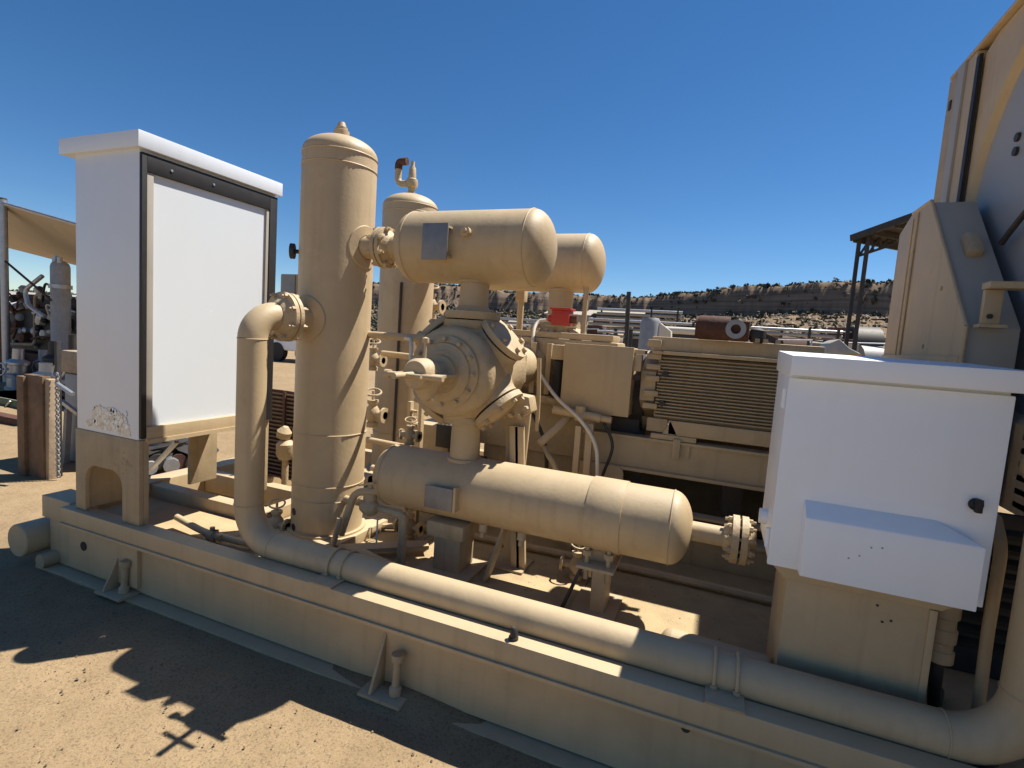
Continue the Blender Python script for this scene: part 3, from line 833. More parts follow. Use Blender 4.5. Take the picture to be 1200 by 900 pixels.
def unloader():
    y0 = 2.235
    t = thing("unloader_actuator", "stubby valve unloader with crossed bars sticking out of the front cylinder head", "actuator", (CX, y0, CZ))
    part(t, "body", G().lathe([(0, 0), (0.085, 0), (0.085, 0.025), (0.055, 0.03), (0.055, 0.12), (0.072, 0.125), (0.072, 0.22), (0.06, 0.24), (0, 0.245)], (CX, y0, CZ), (0, -1, 0), 32), TANF)
    part(t, "shelf", G().box(CX - 0.10, CX + 0.12, y0 - 0.24, y0 - 0.04, CZ - 0.012, CZ + 0.004), TAN, bev=0.003)
    part(t, "hood", G().lathe([(0, 0), (0.03, 0.0), (0.085, 0.09), (0.09, 0.11), (0, 0.11)], (CX, y0 - 0.13, CZ - 0.12), (0, 0, 1), 24), TANF)
    part(t, "stem", G().cyl((CX, y0 - 0.24, CZ), (CX, y0 - 0.40, CZ), 0.013), TAN)
    part(t, "cross_bar", G().cyl((CX - 0.13, y0 - 0.245, CZ - 0.008), (CX + 0.15, y0 - 0.245, CZ - 0.008), 0.013).lathe([(0, 0), (0.02, 0.004), (0.02, 0.03), (0, 0.034)], (CX - 0.155, y0 - 0.245, CZ - 0.008), (1, 0, 0), 14), TAN)
    part(t, "cross_bar", G().cyl((CX - 0.085, y0 - 0.32, CZ), (CX + 0.085, y0 - 0.32, CZ), 0.010), TAN)
    part(t, "indicator_rod", G().cyl((CX + 0.0, y0 - 0.16, CZ + 0.05), (CX, y0 - 0.16, CZ + 0.145), 0.007).lathe([(0, 0), (0.016, 0.004), (0.016, 0.024), (0, 0.03)], (CX, y0 - 0.16, CZ + 0.14), (0, 0, 1), 12), TAN)
unloader()
g = G().tube([(-1.62, 2.45, 1.60), (-1.415, 2.2, 1.60), (-1.41, 2.19, 1.50), (-1.40, 2.18, 1.42), (-1.27, 2.2, 1.315)], 0.0095, 10, fillet=0.05)
solo("tubing", "pale bent tube dropping from a cross pipe to the front cylinder head", "tube", g, CONDUIT)
g = G().tube([(-2.0, 2.62, 1.60), (-1.45, 2.38, 1.605)], 0.021, 12)
g.cyl((-1.50, 2.40, 1.604), (-1.42, 2.366, 1.606), 0.03)
solo("cross_pipe", "short tan pipe crossing from the tall vessel towards the front cylinder", "pipe", g, TAN)
g = G().tube([(-2.05, 2.85, 1.48), (-1.55, 2.7, 1.48), (-1.5, 2.68, 1.44)], 0.02, 10, fillet=0.03)
solo("cross_pipe", "lower tan pipe behind the tall vessel, ending in a bend", "pipe", g, TAN)
def cyl_leg():
    t = thing("cylinder_support", "tapered tan support leg bolted below the front cylinder and reaching behind the lower bottle", "support", (-1.0, 2.75, 0.4))
    part(t, "web_plate", G().prism([(-1.17, 2.72, 1.26), (-0.96, 2.72, 1.31), (-0.95, 2.72, 1.22), (-0.98, 2.72, ZD), (-1.05, 2.72, ZD), (-1.09, 2.72, 1.1)], (0, 0.02, 0)), TAN, bev=0.003)
    for x in (-1.0, -0.965):
        part(t, "flange_strip", G().bar((x - 0.03, 2.69, 1.15), (x + 0.04, 2.69, ZD), 0.022, 0.05), TAN)
    part(t, "yoke", G().prism([(-1.16, 2.62, 1.27), (-1.05, 2.62, 1.34), (-0.93, 2.62, 1.33), (-0.91, 2.62, 1.25), (-0.97, 2.62, 1.21), (-1.1, 2.62, 1.22)], (0, 0.11, 0)), TANF, bev=0.012)
    part(t, "yoke_bolts", G().bolts((-0.99, 2.61, 1.27), (0, -1, 0), 0.055, 0.014, 0, 0.03, 6), TANF, kind='stuff')
    part(t, "foot_plate", G().box(-1.13, -0.9, 2.63, 2.83, ZD, ZD + 0.013), TAND)
cyl_leg()
t = thing("distance_piece", "drum-shaped tan casting joining the front cylinder to the compressor frame", "casting", (CX, 3.0, CZ))
part(t, "drum", G().lathe([(0.15, 2.84), (0.13, 2.86), (0.13, 3.38), (0.16, 3.41)], (CX, 0, CZ), (0, 1, 0), 36), TANF)
part(t, "side_window", G().box(CX + 0.08, CX + 0.132, 2.93, 3.10, CZ - 0.09, CZ + 0.09), TAND, bev=0.01)

def comp_frame():
    t = thing("compressor_crankcase", "ribbed tan compressor crankcase standing behind the junction box", "crankcase", (-1.0, 3.5, ZD))
    part(t, "housing", G().box(-1.6, -0.62, 3.42, 3.715, 0.85, 1.655), TANF, bev=0.02)
    part(t, "top_cover", G().box(-1.57, -0.66, 3.44, 3.70, 1.657, 1.70), TANF, bev=0.008)
    for x in (-1.30, -1.20, -1.09, -0.98):
        part(t, "rib", G().box(x, x + 0.035, 3.36, 3.418, 1.27, 1.62), TANF, bev=0.004)
    part(t, "rib_rail", G().box(-1.34, -0.9, 3.34, 3.417, 1.21, 1.262), TANF, bev=0.004)
    part(t, "cover_bolts", G().bolts((-1.2, 3.57, 1.70), (0, 0, 1), 0.1, 0.014, 0, 0.022, 10), TANF, kind='stuff')
    part(t, "pedestal", G().box(-1.55, -0.70, 3.45, 3.70, ZD, 0.848), TAND, bev=0.006)
comp_frame()
def cylinder_back():
    y = 4.1
    t = thing("compressor_cylinder", "rear compressor cylinder mostly hidden behind the frame, with a sunlit valve cover", "compressor cylinder", (-1.24, y, 1.45), "compressor cylinders")
    part(t, "barrel", G().lathe([(0, 3.72), (0.24, 3.72), (0.26, 3.76), (0.26, 4.5), (0.24, 4.53), (0, 4.53)], (-1.24, 0, 1.45), (0, 1, 0), 40), TANF)
    part(t, "gas_passage", G().lathe([(0, -0.3), (0.16, -0.3), (0.2, 0), (0.16, 0.24), (0.17, 0.30), (0, 0.30)], (-1.24, y, 1.45), (0, 0, 1), 32), TANF)
    for a in (45, 135):
        d = V(math.cos(R(a)), 0, math.sin(R(a)))
        base = V(-1.24, y, 1.45) + d * 0.17
        part(t, "valve_port", G().lathe([(0.15, 0), (0.155, 0.1), (0, 0.1)], base, d, 32), TANF)
        c = part(t, "valve_cover", G().lathe([(0, 0), (0.17, 0), (0.17, 0.035), (0.07, 0.05), (0, 0.05)], base + d * 0.112, d, 36), TANF)
        part(c, "cover_bolts", G().bolts(base + d * 0.112, d, 0.142, 0.015, 0.03, 0.06, 8), TANF, kind='stuff')
cylinder_back()

# ------------------------------------------------------------------ white electrical cabinet
def cabinet():
    x0, x1, y0, y1, z0, z1 = -3.52, -2.965, 1.89, 2.80, 0.925, 2.52
    t = thing("electrical_cabinet", "tall white electrical cabinet with a black-edged door, standing on an arched tan base", "cabinet", ((x0 + x1) / 2, (y0 + y1) / 2, ZT))
    part(t, "body", G().box(x0, x1, y0, y1, z0, z1), CABWHITE, bev=0.004)
    part(t, "roof", G().box(x0 - 0.10, x1 + 0.035, y0 - 0.028, y1 + 0.03, z1 - 0.012, z1 + 0.075), CABWHITE, bev=0.004)
    xf = x1
    def strip(name, ya, yb, za, zb, xa, xb, mt, lab=None):
        return part(t, name, G().box(xa, xb, ya, yb, za, zb), mt, bev=0.002, label=lab)
    # outer black gasket frame (four bars), proud of the body
    strip("gasket_bar", y0 + 0.0, y0 + 0.028, z0 + 0.01, z1 - 0.03, xf + 0.001, xf + 0.022, BLACK)
    strip("gasket_bar", y1 - 0.06, y1 + 0.0, z0 + 0.01, z1 - 0.03, xf + 0.001, xf + 0.022, BLACK)
    top = strip("gasket_bar", y0 + 0.0285, y1 - 0.0605, z1 - 0.125, z1 - 0.03, xf + 0.001, xf + 0.022, BLACK)
    part(top, "rivet", G().cyl((xf + 0.022, y0 + 0.16, z1 - 0.08), (xf + 0.027, y0 + 0.16, z1 - 0.08), 0.007, n=10).cyl((xf + 0.022, y0 + 0.42, z1 - 0.08), (xf + 0.027, y0 + 0.42, z1 - 0.08), 0.007, n=10), GALV)
    strip("door_jamb", y0 + 0.0285, y0 + 0.066, z0 + 0.076, z1 - 0.1255, xf + 0.001, xf + 0.016, LGREY)
    strip("door_jamb", y1 - 0.085, y1 - 0.0605, z0 + 0.076, z1 - 0.1255, xf + 0.001, xf + 0.016, LGREY)
    sill = strip("sill", y0 + 0.029, y1 - 0.061, z0 - 0.012, z0 + 0.075, xf + 0.001, xf + 0.026, TAN)
    part(sill, "sill_lip", G().box(xf + 0.0265, xf + 0.034, y0 + 0.03, y1 - 0.062, z0 - 0.02, z0 + 0.004), TAN)
    part(t, "door", G().box(xf - 0.008, xf + 0.004, y0 + 0.0665, y1 - 0.0855, z0 + 0.0755, z1 - 0.1255), WHITED)
    # torn sticker low on the shaded side: flakes with a thin edge
    rnd = random.Random(5); g = G()
    base = [(-3.44, 0.965), (-3.38, 1.0), (-3.36, 1.06), (-3.31, 1.085), (-3.26, 1.06), (-3.21, 1.085), (-3.14, 1.07), (-3.09, 1.05), (-3.04, 0.99), (-3.03, 0.945), (-3.10, 0.94), (-3.2, 0.955), (-3.3, 0.945), (-3.4, 0.955)]
    pts = []
    for i, (a, c) in enumerate(zip(base, base[1:] + base[:1])):
        for k in range(5):
            f = k / 5
            pts.append((a[0] + (c[0] - a[0]) * f + rnd.uniform(-0.008, 0.008), y0 - 0.0005, a[1] + (c[1] - a[1]) * f + rnd.uniform(-0.012, 0.012)))
    g.prism(pts, (0, -0.0025, 0))
    st = part(t, "torn_sticker", g, BLUETAPE, smooth=20)
    g = G()
    for i in range(34):
        x = rnd.uniform(-3.36, -3.06); z = rnd.uniform(0.96, 1.07); s = rnd.uniform(0.008, 0.022)
        g.prism([(x + s * math.cos(a + rnd.uniform(-.4, .4)) * rnd.uniform(.6, 1.3), y0 - 0.0034, z + s * math.sin(a) * rnd.uniform(.6, 1.5)) for a in (0, 1.2, 2.5, 3.8, 5.1)], (0, -0.0022, 0))
    part(st, "sticker_flakes", g, FLAKE, kind='stuff', smooth=20)
    # tan base: arched front panel, posts, cross panels
    def arch_panel(ya, yb):
        za, zb = ZT + 0.002, z0 - 0.002
        xa, xb = x0 - 0.012, x1 + 0.012
        ax0, ax1, az = -3.44, -3.10, 0.72
        out = [(xa, ya, za), (ax0, ya, za)]
        rr = 0.10
        out += [(ax0 + rr - rr * math.cos(a), ya, az - rr + rr * math.sin(a)) for a in [math.pi / 2 * i / 8 for i in range(9)]]
        out += [(ax1 - rr + rr * math.sin(a), ya, az - rr + rr * math.cos(a)) for a in [math.pi / 2 * i / 8 for i in range(9)]]
        out += [(ax1, ya, za), (xb, ya, za), (xb, ya, zb), (xa, ya, zb)]
        return G().prism(out, (0, yb - ya, 0))
    part(t, "base_panel", arch_panel(y0 - 0.004, y0 + 0.02), TAND, bev=0.003)
    part(t, "base_post", G().box(x1 - 0.03, x1 + 0.012, y0 + 0.021, y0 + 0.05, ZT + 0.002, z0 - 0.002), TAND, bev=0.003)
    part(t, "base_wing", G().box(x0 + 0.02, x0 + 0.05, y0 + 0.03, y0 + 0.25, ZT + 0.002, z0 - 0.002), TAND)
    part(t, "base_panel", G().box(x0 + 0.012, x0 + 0.04, 2.58, y1 - 0.005, 0.413, z0 - 0.002), TAND, bev=0.003)
    part(t, "base_post", G().box(x1 - 0.05, x1 + 0.0, y1 - 0.055, y1 - 0.005, 0.413, z0 - 0.002), TAND, bev=0.003)
    part(t, "floor_pan", G().box(x0 + 0.01, x1 - 0.01, y0 + 0.025, y1 - 0.025, z0 - 0.03, z0 - 0.003), TAND)
cabinet()
# strut and cable tray below the cabinet
g = G().bar((-3.45, 2.9, 0.75), (-2.95, 2.7, 0.90), 0.03, 0.03)
g = G().bar(at(176, 551, 2.6), at(207, 518, 2.45), 0.03, 0.02)
solo("diagonal_strut", "pale diagonal strut under the open side of the white cabinet", "strut", g, GALV)

# ------------------------------------------------------------------ white control box on its pedestal
def control_box():
    x0, x1, y0, y1, z0, z1 = 0.238, 0.872, 2.08, 2.49, 0.885, 1.60
    t = thing("control_enclosure", "white control enclosure with a hooded vent and black latch, on a tan pedestal", "enclosure", (0.55, 2.28, 0.4))
    part(t, "body", G().box(x0 + 0.004, x1 - 0.004, y0 + 0.022, y1, z0, z1 + 0.0), WHITE, bev=0.005)
    d = part(t, "door", G().box(x0, x1, y0, y0 + 0.019, z0 - 0.006, 1.572), WHITE, bev=0.005)
    part(t, "roof", G().prism([(0, y0 - 0.042, 1.583), (0, y0 - 0.042, 1.652), (0, y1 + 0.03, 1.668), (0, y1 + 0.03, 1.583)], (x1 - x0 + 0.03, 0, 0)), WHITE, bev=0.004)
    for o in t.children:
        if o.name.startswith("roof"): o.location.x += x0 - 0.002
    # vent hood on the door: sloped top, open below
    hx0, hx1 = 0.333, 0.826
    zb, zt = z0 + 0.004, 1.143
    yd = y0 - 0.0005
    f = 0.075
    v = [(hx0, yd, zt), (hx1 - 0.11, yd, zt), (hx1, yd - 0.0, zt - 0.05), (hx1, yd, zb), (hx0, yd, zb),
         (hx0, yd - f, zt - 0.045), (hx1, yd - f, zt - 0.045), (hx1, yd - f, zb), (hx0, yd - f, zb)]
    g = G()._faces(v, [(0, 5, 6, 1), (1, 6, 2), (5, 8, 7, 6), (0, 4, 8, 5), (2, 6, 7, 3), (4, 3, 7, 8), (0, 1, 2, 3, 4)])
    h = part(d, "vent_hood", g, WHITE, bev=0.004)
    g = G()
    for x, z in ((0.50, 1.0), (0.53, 1.035), (0.56, 1.04), (0.47, 0.985)):
        g.cyl((x, yd - f + 0.001, z), (x, yd - f - 0.002, z), 0.0028, n=8)
    part(d, "paint_chips", g, GREY, kind='stuff')
    k = part(d, "latch", G().lathe([(0, 0), (0.021, 0), (0.020, 0.010), (0.011, 0.012), (0.011, 0.024), (0, 0.025)], (0.812, y0, 1.215), (0, -1, 0), 18).box(0.803, 0.821, y0 - 0.034, y0 - 0.012, 1.193, 1.237), BLACK, bev=0.004)
    part(t, "hinge", G().cyl((x0 - 0.006, y0 + 0.02, 1.46), (x0 - 0.006, y0 + 0.02, 1.53), 0.008, n=10), WHITE)
    part(t, "hinge", G().cyl((x0 - 0.006, y0 + 0.02, 0.94), (x0 - 0.006, y0 + 0.02, 1.01), 0.008, n=10), WHITE)
    part(t, "side_fitting", G().cyl((x0 + 0.01, y0 + 0.2, 1.0), (x0 - 0.025, y0 + 0.2, 1.0), 0.03, n=14), WHITE)
    # flared transition and column
    a = [(x0 + 0.01, y0 + 0.03), (x1 - 0.01, y0 + 0.03), (x1 - 0.01, y1 - 0.01), (x0 + 0.01, y1 - 0.01)]
    px0, px1, py0, py1 = 0.312, 0.766, 2.115, 2.42
    b = [(px0 - 0.01, py0 - 0.01), (px1 + 0.01, py0 - 0.01), (px1 + 0.01, py1 + 0.01), (px0 - 0.01, py1 + 0.01)]
    vs = [(x, y, z0 - 0.001) for x, y in a] + [(x, y, z0 - 0.055) for x, y in a]
    vs = [(x, y, z0 - 0.001) for x, y in a] + [(x, y, z0 - 0.055) for x, y in b]
    part(t, "transition", G()._faces(vs, [(0, 1, 2, 3), (7, 6, 5, 4), (0, 4, 5, 1), (1, 5, 6, 2), (2, 6, 7, 3), (3, 7, 4, 0)]), TAN, bev=0.003)
    part(t, "pedestal", G().box(px0, px1, py0, py1, ZD + 0.0125, z0 - 0.054), TAN, bev=0.012)
    part(t, "pedestal_edge", G().box(px1 - 0.018, px1 + 0.004, py0 - 0.006, py0 + 0.02, ZD + 0.014, z0 - 0.06), TAN, bev=0.002)
    part(t, "foot_plate", G().box(px0 - 0.03, px1 + 0.03, py0 - 0.02, py1 + 0.03, ZD, ZD + 0.012), TAND, bev=0.002)
    g = G()
    for x, z in ((0.60, 0.80), (0.645, 0.755), (0.62, 0.745)):
        g.cyl((x, py0 + 0.001, z), (x, py0 - 0.002, z), 0.0045, n=8)
    part(t, "bolt_holes", g, DARK, kind='stuff')
    part(t, "edge_screws", G().cyl((0.69, y0 - 0.002, z0 - 0.004), (0.69, y0 + 0.01, z0 - 0.012), 0.008, n=8), DARK)
control_box()
# items between the box and the right-hand riser
t = thing("cable_gland", "ribbed tan cable gland hanging under the right end of the white control box", "cable gland", (0.83, 2.22, 0.6))
part(t, "barrel", G().lathe([(0, 0), (0.042, 0), (0.042, 0.04), (0.036, 0.045), (0.036, 0.07), (0.042, 0.075), (0.042, 0.12), (0.036, 0.125), (0.036, 0.16), (0.043, 0.165), (0.043, 0.27), (0, 0.27)], (0.83, 2.22, 0.61), (0, 0, 1), 20), TAND)
part(t, "cable", G().tube([(0.83, 2.22, 0.62), (0.835, 2.23, 0.5), (0.87, 2.3, 0.36), (0.95, 2.5, 0.35)], 0.02, 10, fillet=0.08), DARK)
g = G().tube([(0.955, 2.2, ZD), (0.945, 2.2, 0.75), (0.955, 2.22, 1.05), (0.98, 2.35, 1.12)], 0.018, 12, fillet=0.05)
solo("conduit_riser", "tan conduit rising beside the right end of the white control box", "conduit", g, TAN)
t = thing("hose_coil", "dark coiled hose lying on the deck near the right-hand pipe bend", "hose", (0.9, 2.12, 0.4))
g = G()
for k in range(3):
    g.ring((0.91, 2.15, 0.35 + k * 0.028), (0.05 * (k - 1), 0.03, 1), 0.075 - 0.006 * k, 0.015, 28, 8)
part(t, "coil", g, DARK)
for i, x in enumerate((0.86, 0.97, 1.08, 1.19)):
    pass
def grating():
    t = thing("slotted_guard", "slotted guard panel coloured dark for the shade behind the right-hand conduit", "guard", (1.15, 2.7, 0.4))
    part(t, "frame", G().box(0.95, 1.85, 2.75, 2.78, ZD, 1.05), DARK, bev=0.003)
    for i in range(9):
        part(t, "slat", G().box(0.96, 1.84, 2.715, 2.748, 0.46 + i * 0.062, 0.485 + i * 0.062, rot=Matrix.Rotation(R(25), 3, 'X')), DARK)  # slats darkened in colour to give the shade between box and riser
grating()

# ------------------------------------------------------------------ motor, junction box, rails
def motor():  # motor, base, junction box and red switch coordinates are pre-scaled about the camera
    x0, x1 = -0.378, 0.88
    yf = 3.27
    t = thing("electric_motor", "large tan finned electric motor lying behind the white control box", "motor", (0.2, 3.6, 1.1))
    part(t, "core", G().box(x0 + 0.03, x1, yf + 0.045, 3.97, 1.179, 1.60), TAND, bev=0.02)
    for i in range(19):
        z = 1.224 + i * 0.0197
        part(t, "fin", G().box(x0 + 0.04, x1, yf + 0.004 * (i % 2), yf + 0.05, z, z + 0.0085), TAND, bev=0.002)
    part(t, "top_cover", G().box(x0 - 0.01, 0.53, yf - 0.02, 3.95, 1.626, 1.71), TAN, bev=0.008)
    part(t, "top_rail", G().box(x0 + 0.066, x1, yf - 0.055, yf - 0.021, 1.604, 1.6245), TAN, bev=0.003)
    part(t, "skirt", G().box(x0 + 0.13, x1, yf, yf + 0.044, 1.118, 1.206), TAN, bev=0.005)
    part(t, "skirt_end", G().box(x0, x0 + 0.126, yf + 0.01, yf + 0.04, 1.124, 1.21), TAND, bev=0.01)
    oc = []
    for k in range(8):
        a = R(22.5 + 45 * k)
        oc.append((x0 - 0.06, 3.62 + math.cos(a) * 0.367, 1.403 + math.sin(a) * 0.235))
    part(t, "end_bell", G().prism(oc, (0.093, 0, 0)), TANF, bev=0.012)
    for z in (1.266, 1.343, 1.436, 1.507, 1.57):
        part(t, "boss", G().box(x0 - 0.033, x0 + 0.055, yf - 0.015, yf + 0.03, z, z + 0.034), TANF, bev=0.006)
    for z in (1.305, 1.486):
        part(t, "bolt_lug", G().cyl((x0 + 0.082, yf - 0.013, z), (x0 + 0.082, yf + 0.03, z), 0.018, n=12), DARK)
    part(t, "lifting_lug", G().box(x0, x0 + 0.064, yf - 0.04, yf + 0.03, 1.605, 1.6245), TAN, bev=0.005)
    part(t, "lifting_lug", G().box(x0 - 0.03, x0 + 0.05, yf - 0.05, yf - 0.021, 1.645, 1.69), TAN, bev=0.006)
    part(t, "fan_cowl", G().lathe([(0.0, 0), (0.19, 0), (0.19, 0.12), (0, 0.12)], (x1 + 0.01, 3.62, 1.39), (1, 0, 0), 36), TAND)
    part(t, "foot", G().box(x0 + 0.033, x0 + 0.30, yf - 0.01, yf + 0.2, 1.086, 1.117), TAN, bev=0.004)
    part(t, "foot_web", G().prism([(x0 + 0.10, yf, 1.119), (x0 + 0.186, yf, 1.119), (x0 + 0.143, yf, 1.20)], (0, 0.03, 0)), TAN)
motor()
def motor_base():
    t = thing("motor_base", "raised tan beam base carrying the finned motor", "base frame", (0.2, 3.5, ZD))
    x0, x1 = -0.767, 1.2
    for y in (3.25, 3.86):
        part(t, "rail_web", G().box(x0 + 0.01, x1, y + 0.02, y + 0.036, 0.888, 1.064), TAN)
        part(t, "rail_top_flange", G().box(x0, x1, y, y + 0.11, 1.0645, 1.083), TAN, bev=0.003)
        part(t, "rail_bottom_flange", G().box(x0 + 0.06, x1, y - 0.02, y + 0.11, 0.867, 0.887), TAN, bev=0.003)
    part(t, "rail_lug", G().box(-0.208, -0.164, 3.238, 3.268, 0.98, 1.10), TAN, bev=0.004)
    part(t, "rail_stiffener", G().box(-0.132, -0.11, 3.253, 3.268, 0.99, 1.064), TAN)
    for x in (-0.66, 0.11, 0.82):
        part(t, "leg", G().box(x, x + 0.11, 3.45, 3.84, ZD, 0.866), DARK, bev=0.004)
    part(t, "light_block_plate", G().box(-0.70, 1.2, 3.365, 3.855, 0.9, 0.912), TAND)  # added plate between the rails, keeps light from entering above
    part(t, "dark_shade_sheet", G().box(-0.75, 1.2, 4.0, 4.02, ZD, 0.735), DARK)  # added dark sheet, its colour deepens the shade below the rails
    rr = [(-0.767, 3.217, 0.888), (-0.767, 3.217, 0.609), (-0.482, 3.217, 0.609), (-0.482, 3.217, 0.83)] + [(-0.537 + 0.055 * math.cos(a), 3.217, 0.833 + 0.055 * math.sin(a)) for a in [math.pi / 2 * i / 6 for i in range(1, 7)]]
    part(t, "end_gusset", G().prism(rr, (0, 0.02, 0)), TAN, bev=0.003)
    part(t, "sill_beam", G().box(-0.66, 1.2, 3.29, 3.35, ZD, 0.52), TAND, bev=0.004)
    part(t, "sill_flange", G().box(-0.68, 1.2, 3.22, 3.38, 0.521, 0.54), TAND, bev=0.003)
    part(t, "sill_flange", G().box(-0.68, 1.2, 3.25, 3.34, 0.63, 0.646), TAND, bev=0.003)
motor_base()
def jbox():
    t = thing("junction_box", "plain square tan junction box mounted left of the finned motor", "junction box", (-0.70, 3.25, 1.4))
    part(t, "door", G().box(-0.921, -0.482, 3.20, 3.216, 1.203, 1.633), TAN, bev=0.004)
    part(t, "body", G().box(-0.91, -0.486, 3.217, 3.38, 1.208, 1.628), TAN, bev=0.004)
    part(t, "top_flange", G().box(-0.485, -0.42, 3.23, 3.35, 1.596, 1.622), TAN, bev=0.004)
    part(t, "hinge", G().box(-0.4855, -0.435, 3.225, 3.29, 1.49, 1.59), TAN, bev=0.004)
    part(t, "gland", G().cyl((-0.455, 3.24, 1.455), (-0.455, 3.215, 1.455), 0.022), BLACK)
    part(t, "stand_post", G().box(-0.76, -0.70, 3.255, 3.31, 1.083, 1.207), TAN, bev=0.004)
jbox()
t = thing("dark_gap_backing", "dark backing added for the shaded gap between the junction box and the finned motor", "guard", (-0.6, 3.6, ZD))  # added dark body, its colour stands for the shaded gap
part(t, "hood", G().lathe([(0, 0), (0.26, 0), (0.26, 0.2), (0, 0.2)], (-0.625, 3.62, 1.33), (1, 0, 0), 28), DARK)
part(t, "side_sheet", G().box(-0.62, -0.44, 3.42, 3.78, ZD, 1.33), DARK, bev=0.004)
t = thing("recess_shade_can", "upright black cylinder added for the dark recess just left of the junction box", "filter", (-0.975, 3.3, 1.2))  # added black cylinder, its colour gives the shade of the recess
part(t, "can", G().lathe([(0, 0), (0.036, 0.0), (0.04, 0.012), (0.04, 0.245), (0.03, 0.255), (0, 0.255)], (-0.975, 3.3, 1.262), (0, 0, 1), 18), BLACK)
part(t, "mount", G().box(-1.02, -0.935, 3.26, 3.37, 1.518, 1.615), TANF, bev=0.006)
part(t, "drip_bracket", G().box(-1.03, -0.92, 3.27, 3.41, 1.235, 1.261), TANF, bev=0.004)
g = G().cyl((-0.946, 3.15, 1.2045), (-0.638, 3.15, 1.183), 0.028).cyl((-0.77, 3.15, 1.155), (-0.77, 3.15, 1.245), 0.033).cyl((-0.66, 3.15, 1.186), (-0.572, 3.15, 1.18), 0.02)
solo("valve_pipe", "short lit pipe with a tee in front of the junction box bottom edge", "pipe", g, TAN)
t = thing("support_post", "pair of slim lit tan posts below the junction box", "post", (-0.74, 3.1, ZD))
part(t, "post", G().box(-0.777, -0.74, 3.08, 3.12, ZD, 1.13), TAN, bev=0.004)
part(t, "post", G().box(-0.712, -0.669, 3.09, 3.13, ZD, 1.15), TAN, bev=0.004)
part(t, "tie", G().box(-0.739, -0.713, 3.10, 3.115, 0.78, 0.80), TAN)
# red switch and its conduit
t = thing("shutdown_switch", "red switch box on a post above the crankcase", "switch", (-1.05, 3.54, 1.7))
part(t, "box", G().box(-1.114, -0.986, 3.48, 3.60, 1.749, 1.854), RED, bev=0.008)
part(t, "lid", G().box(-1.125, -0.975, 3.47, 3.61, 1.8545, 1.871), RED, bev=0.004)
part(t, "hub", G().cyl((-1.15, 3.53, 1.796), (-1.114, 3.53, 1.796), 0.025), RED)
part(t, "side_cap", G().cyl((-0.986, 3.53, 1.80), (-0.935, 3.53, 1.80), 0.033), RUST)
part(t, "post", G().cyl((-1.05, 3.54, 1.70), (-1.05, 3.54, 1.749), 0.035), TANF)
part(t, "bracket", G().box(-1.16, -0.93, 3.5, 3.6, 1.7415, 1.7485), TAN)
p = [at(645, 375, 3.53), at(631, 377, 3.5), at(625, 392, 3.42), at(627, 425, 3.33), at(650, 463, 3.15), at(680, 492, 3.07), at(697, 520, 3.05), at(700, 550, 3.05), at(698, 600, 3.03), at(690, 640, 3.0)]
solo("flexible_conduit", "pale conduit looping down from the red switch box", "conduit", G().tube(smooth_path(p), 0.012, 10), CONDUIT)
p = [at(684, 478, 3.3), at(672, 482, 3.25), at(655, 500, 3.1), at(632, 520, 3.0)]
solo("bent_pipe", "dull bent tan pipe behind the front cylinder's support leg", "pipe", G().tube(p, 0.026, 12, fillet=0.05), TAN)
p = [at(632, 420, 3.0), at(631, 470, 3.0), at(629, 505, 3.0)]
solo("standpipe", "thin vertical tan pipe right of the front cylinder", "pipe", G().tube(p, 0.013, 10), TAN)
p = at(611, 350, 4.6); q = at(611, 400, 4.6)
t = thing("vent_pipe", "upright tan vent pipe with a squared cap behind the upper bottle", "pipe", (p.x, 4.6, 1.4))
part(t, "pipe", G().cyl((p.x, 4.6, ZD), (p.x, 4.6, p.z - 0.02), 0.03), TAN)
part(t, "cap", G().box(p.x - 0.045, p.x + 0.045, 4.555, 4.645, p.z - 0.03, p.z + 0.09), TAN, bev=0.008)
# things lying on the motor
t = thing("rusty_valve", "rusty round valve body lying on top of the motor cover", "valve", (0.0, 3.15, 1.705))
part(t, "body", G().lathe([(0, 0), (0.062, 0), (0.068, 0.012), (0.068, 0.17), (0, 0.17)], (-0.13, 3.15, 1.775), (1, 0, 0), 28), RUST)
part(t, "bonnet", G().lathe([(0, 0), (0.062, 0), (0.062, 0.02), (0, 0.02)], (-0.12, 3.15, 1.775), (-1, 0, 0), 28), RUST)
part(t, "ring_flange", G().washer((0.068, 3.09, 1.772), (0.05, -1, 0), 0.052, 0.026, 0.03, 28), GREY)
part(t, "neck", G().box(0.04, 0.14, 3.1, 3.2, 1.708, 1.82), RUST, bev=0.012)
t = thing("black_handle", "black lumpy fitting beside the rusty valve on the motor", "fitting", (0.22, 3.15, 1.705))
part(t, "lump", G().lathe([(0, 0), (0.03, 0.0), (0.05, 0.03), (0.04, 0.07), (0, 0.085)], (0.18, 3.15, 1.706), (0.1, 0, 1), 16), DARK)
part(t, "arm", G().bar((0.17, 3.15, 1.765), (0.28, 3.15, 1.72), 0.03), DARK)
for x in (0.17, 0.21, 0.27):
    part(t, "foot", G().box(x, x + 0.022, 3.06, 3.09, 1.706, 1.728), PALEWOOD)

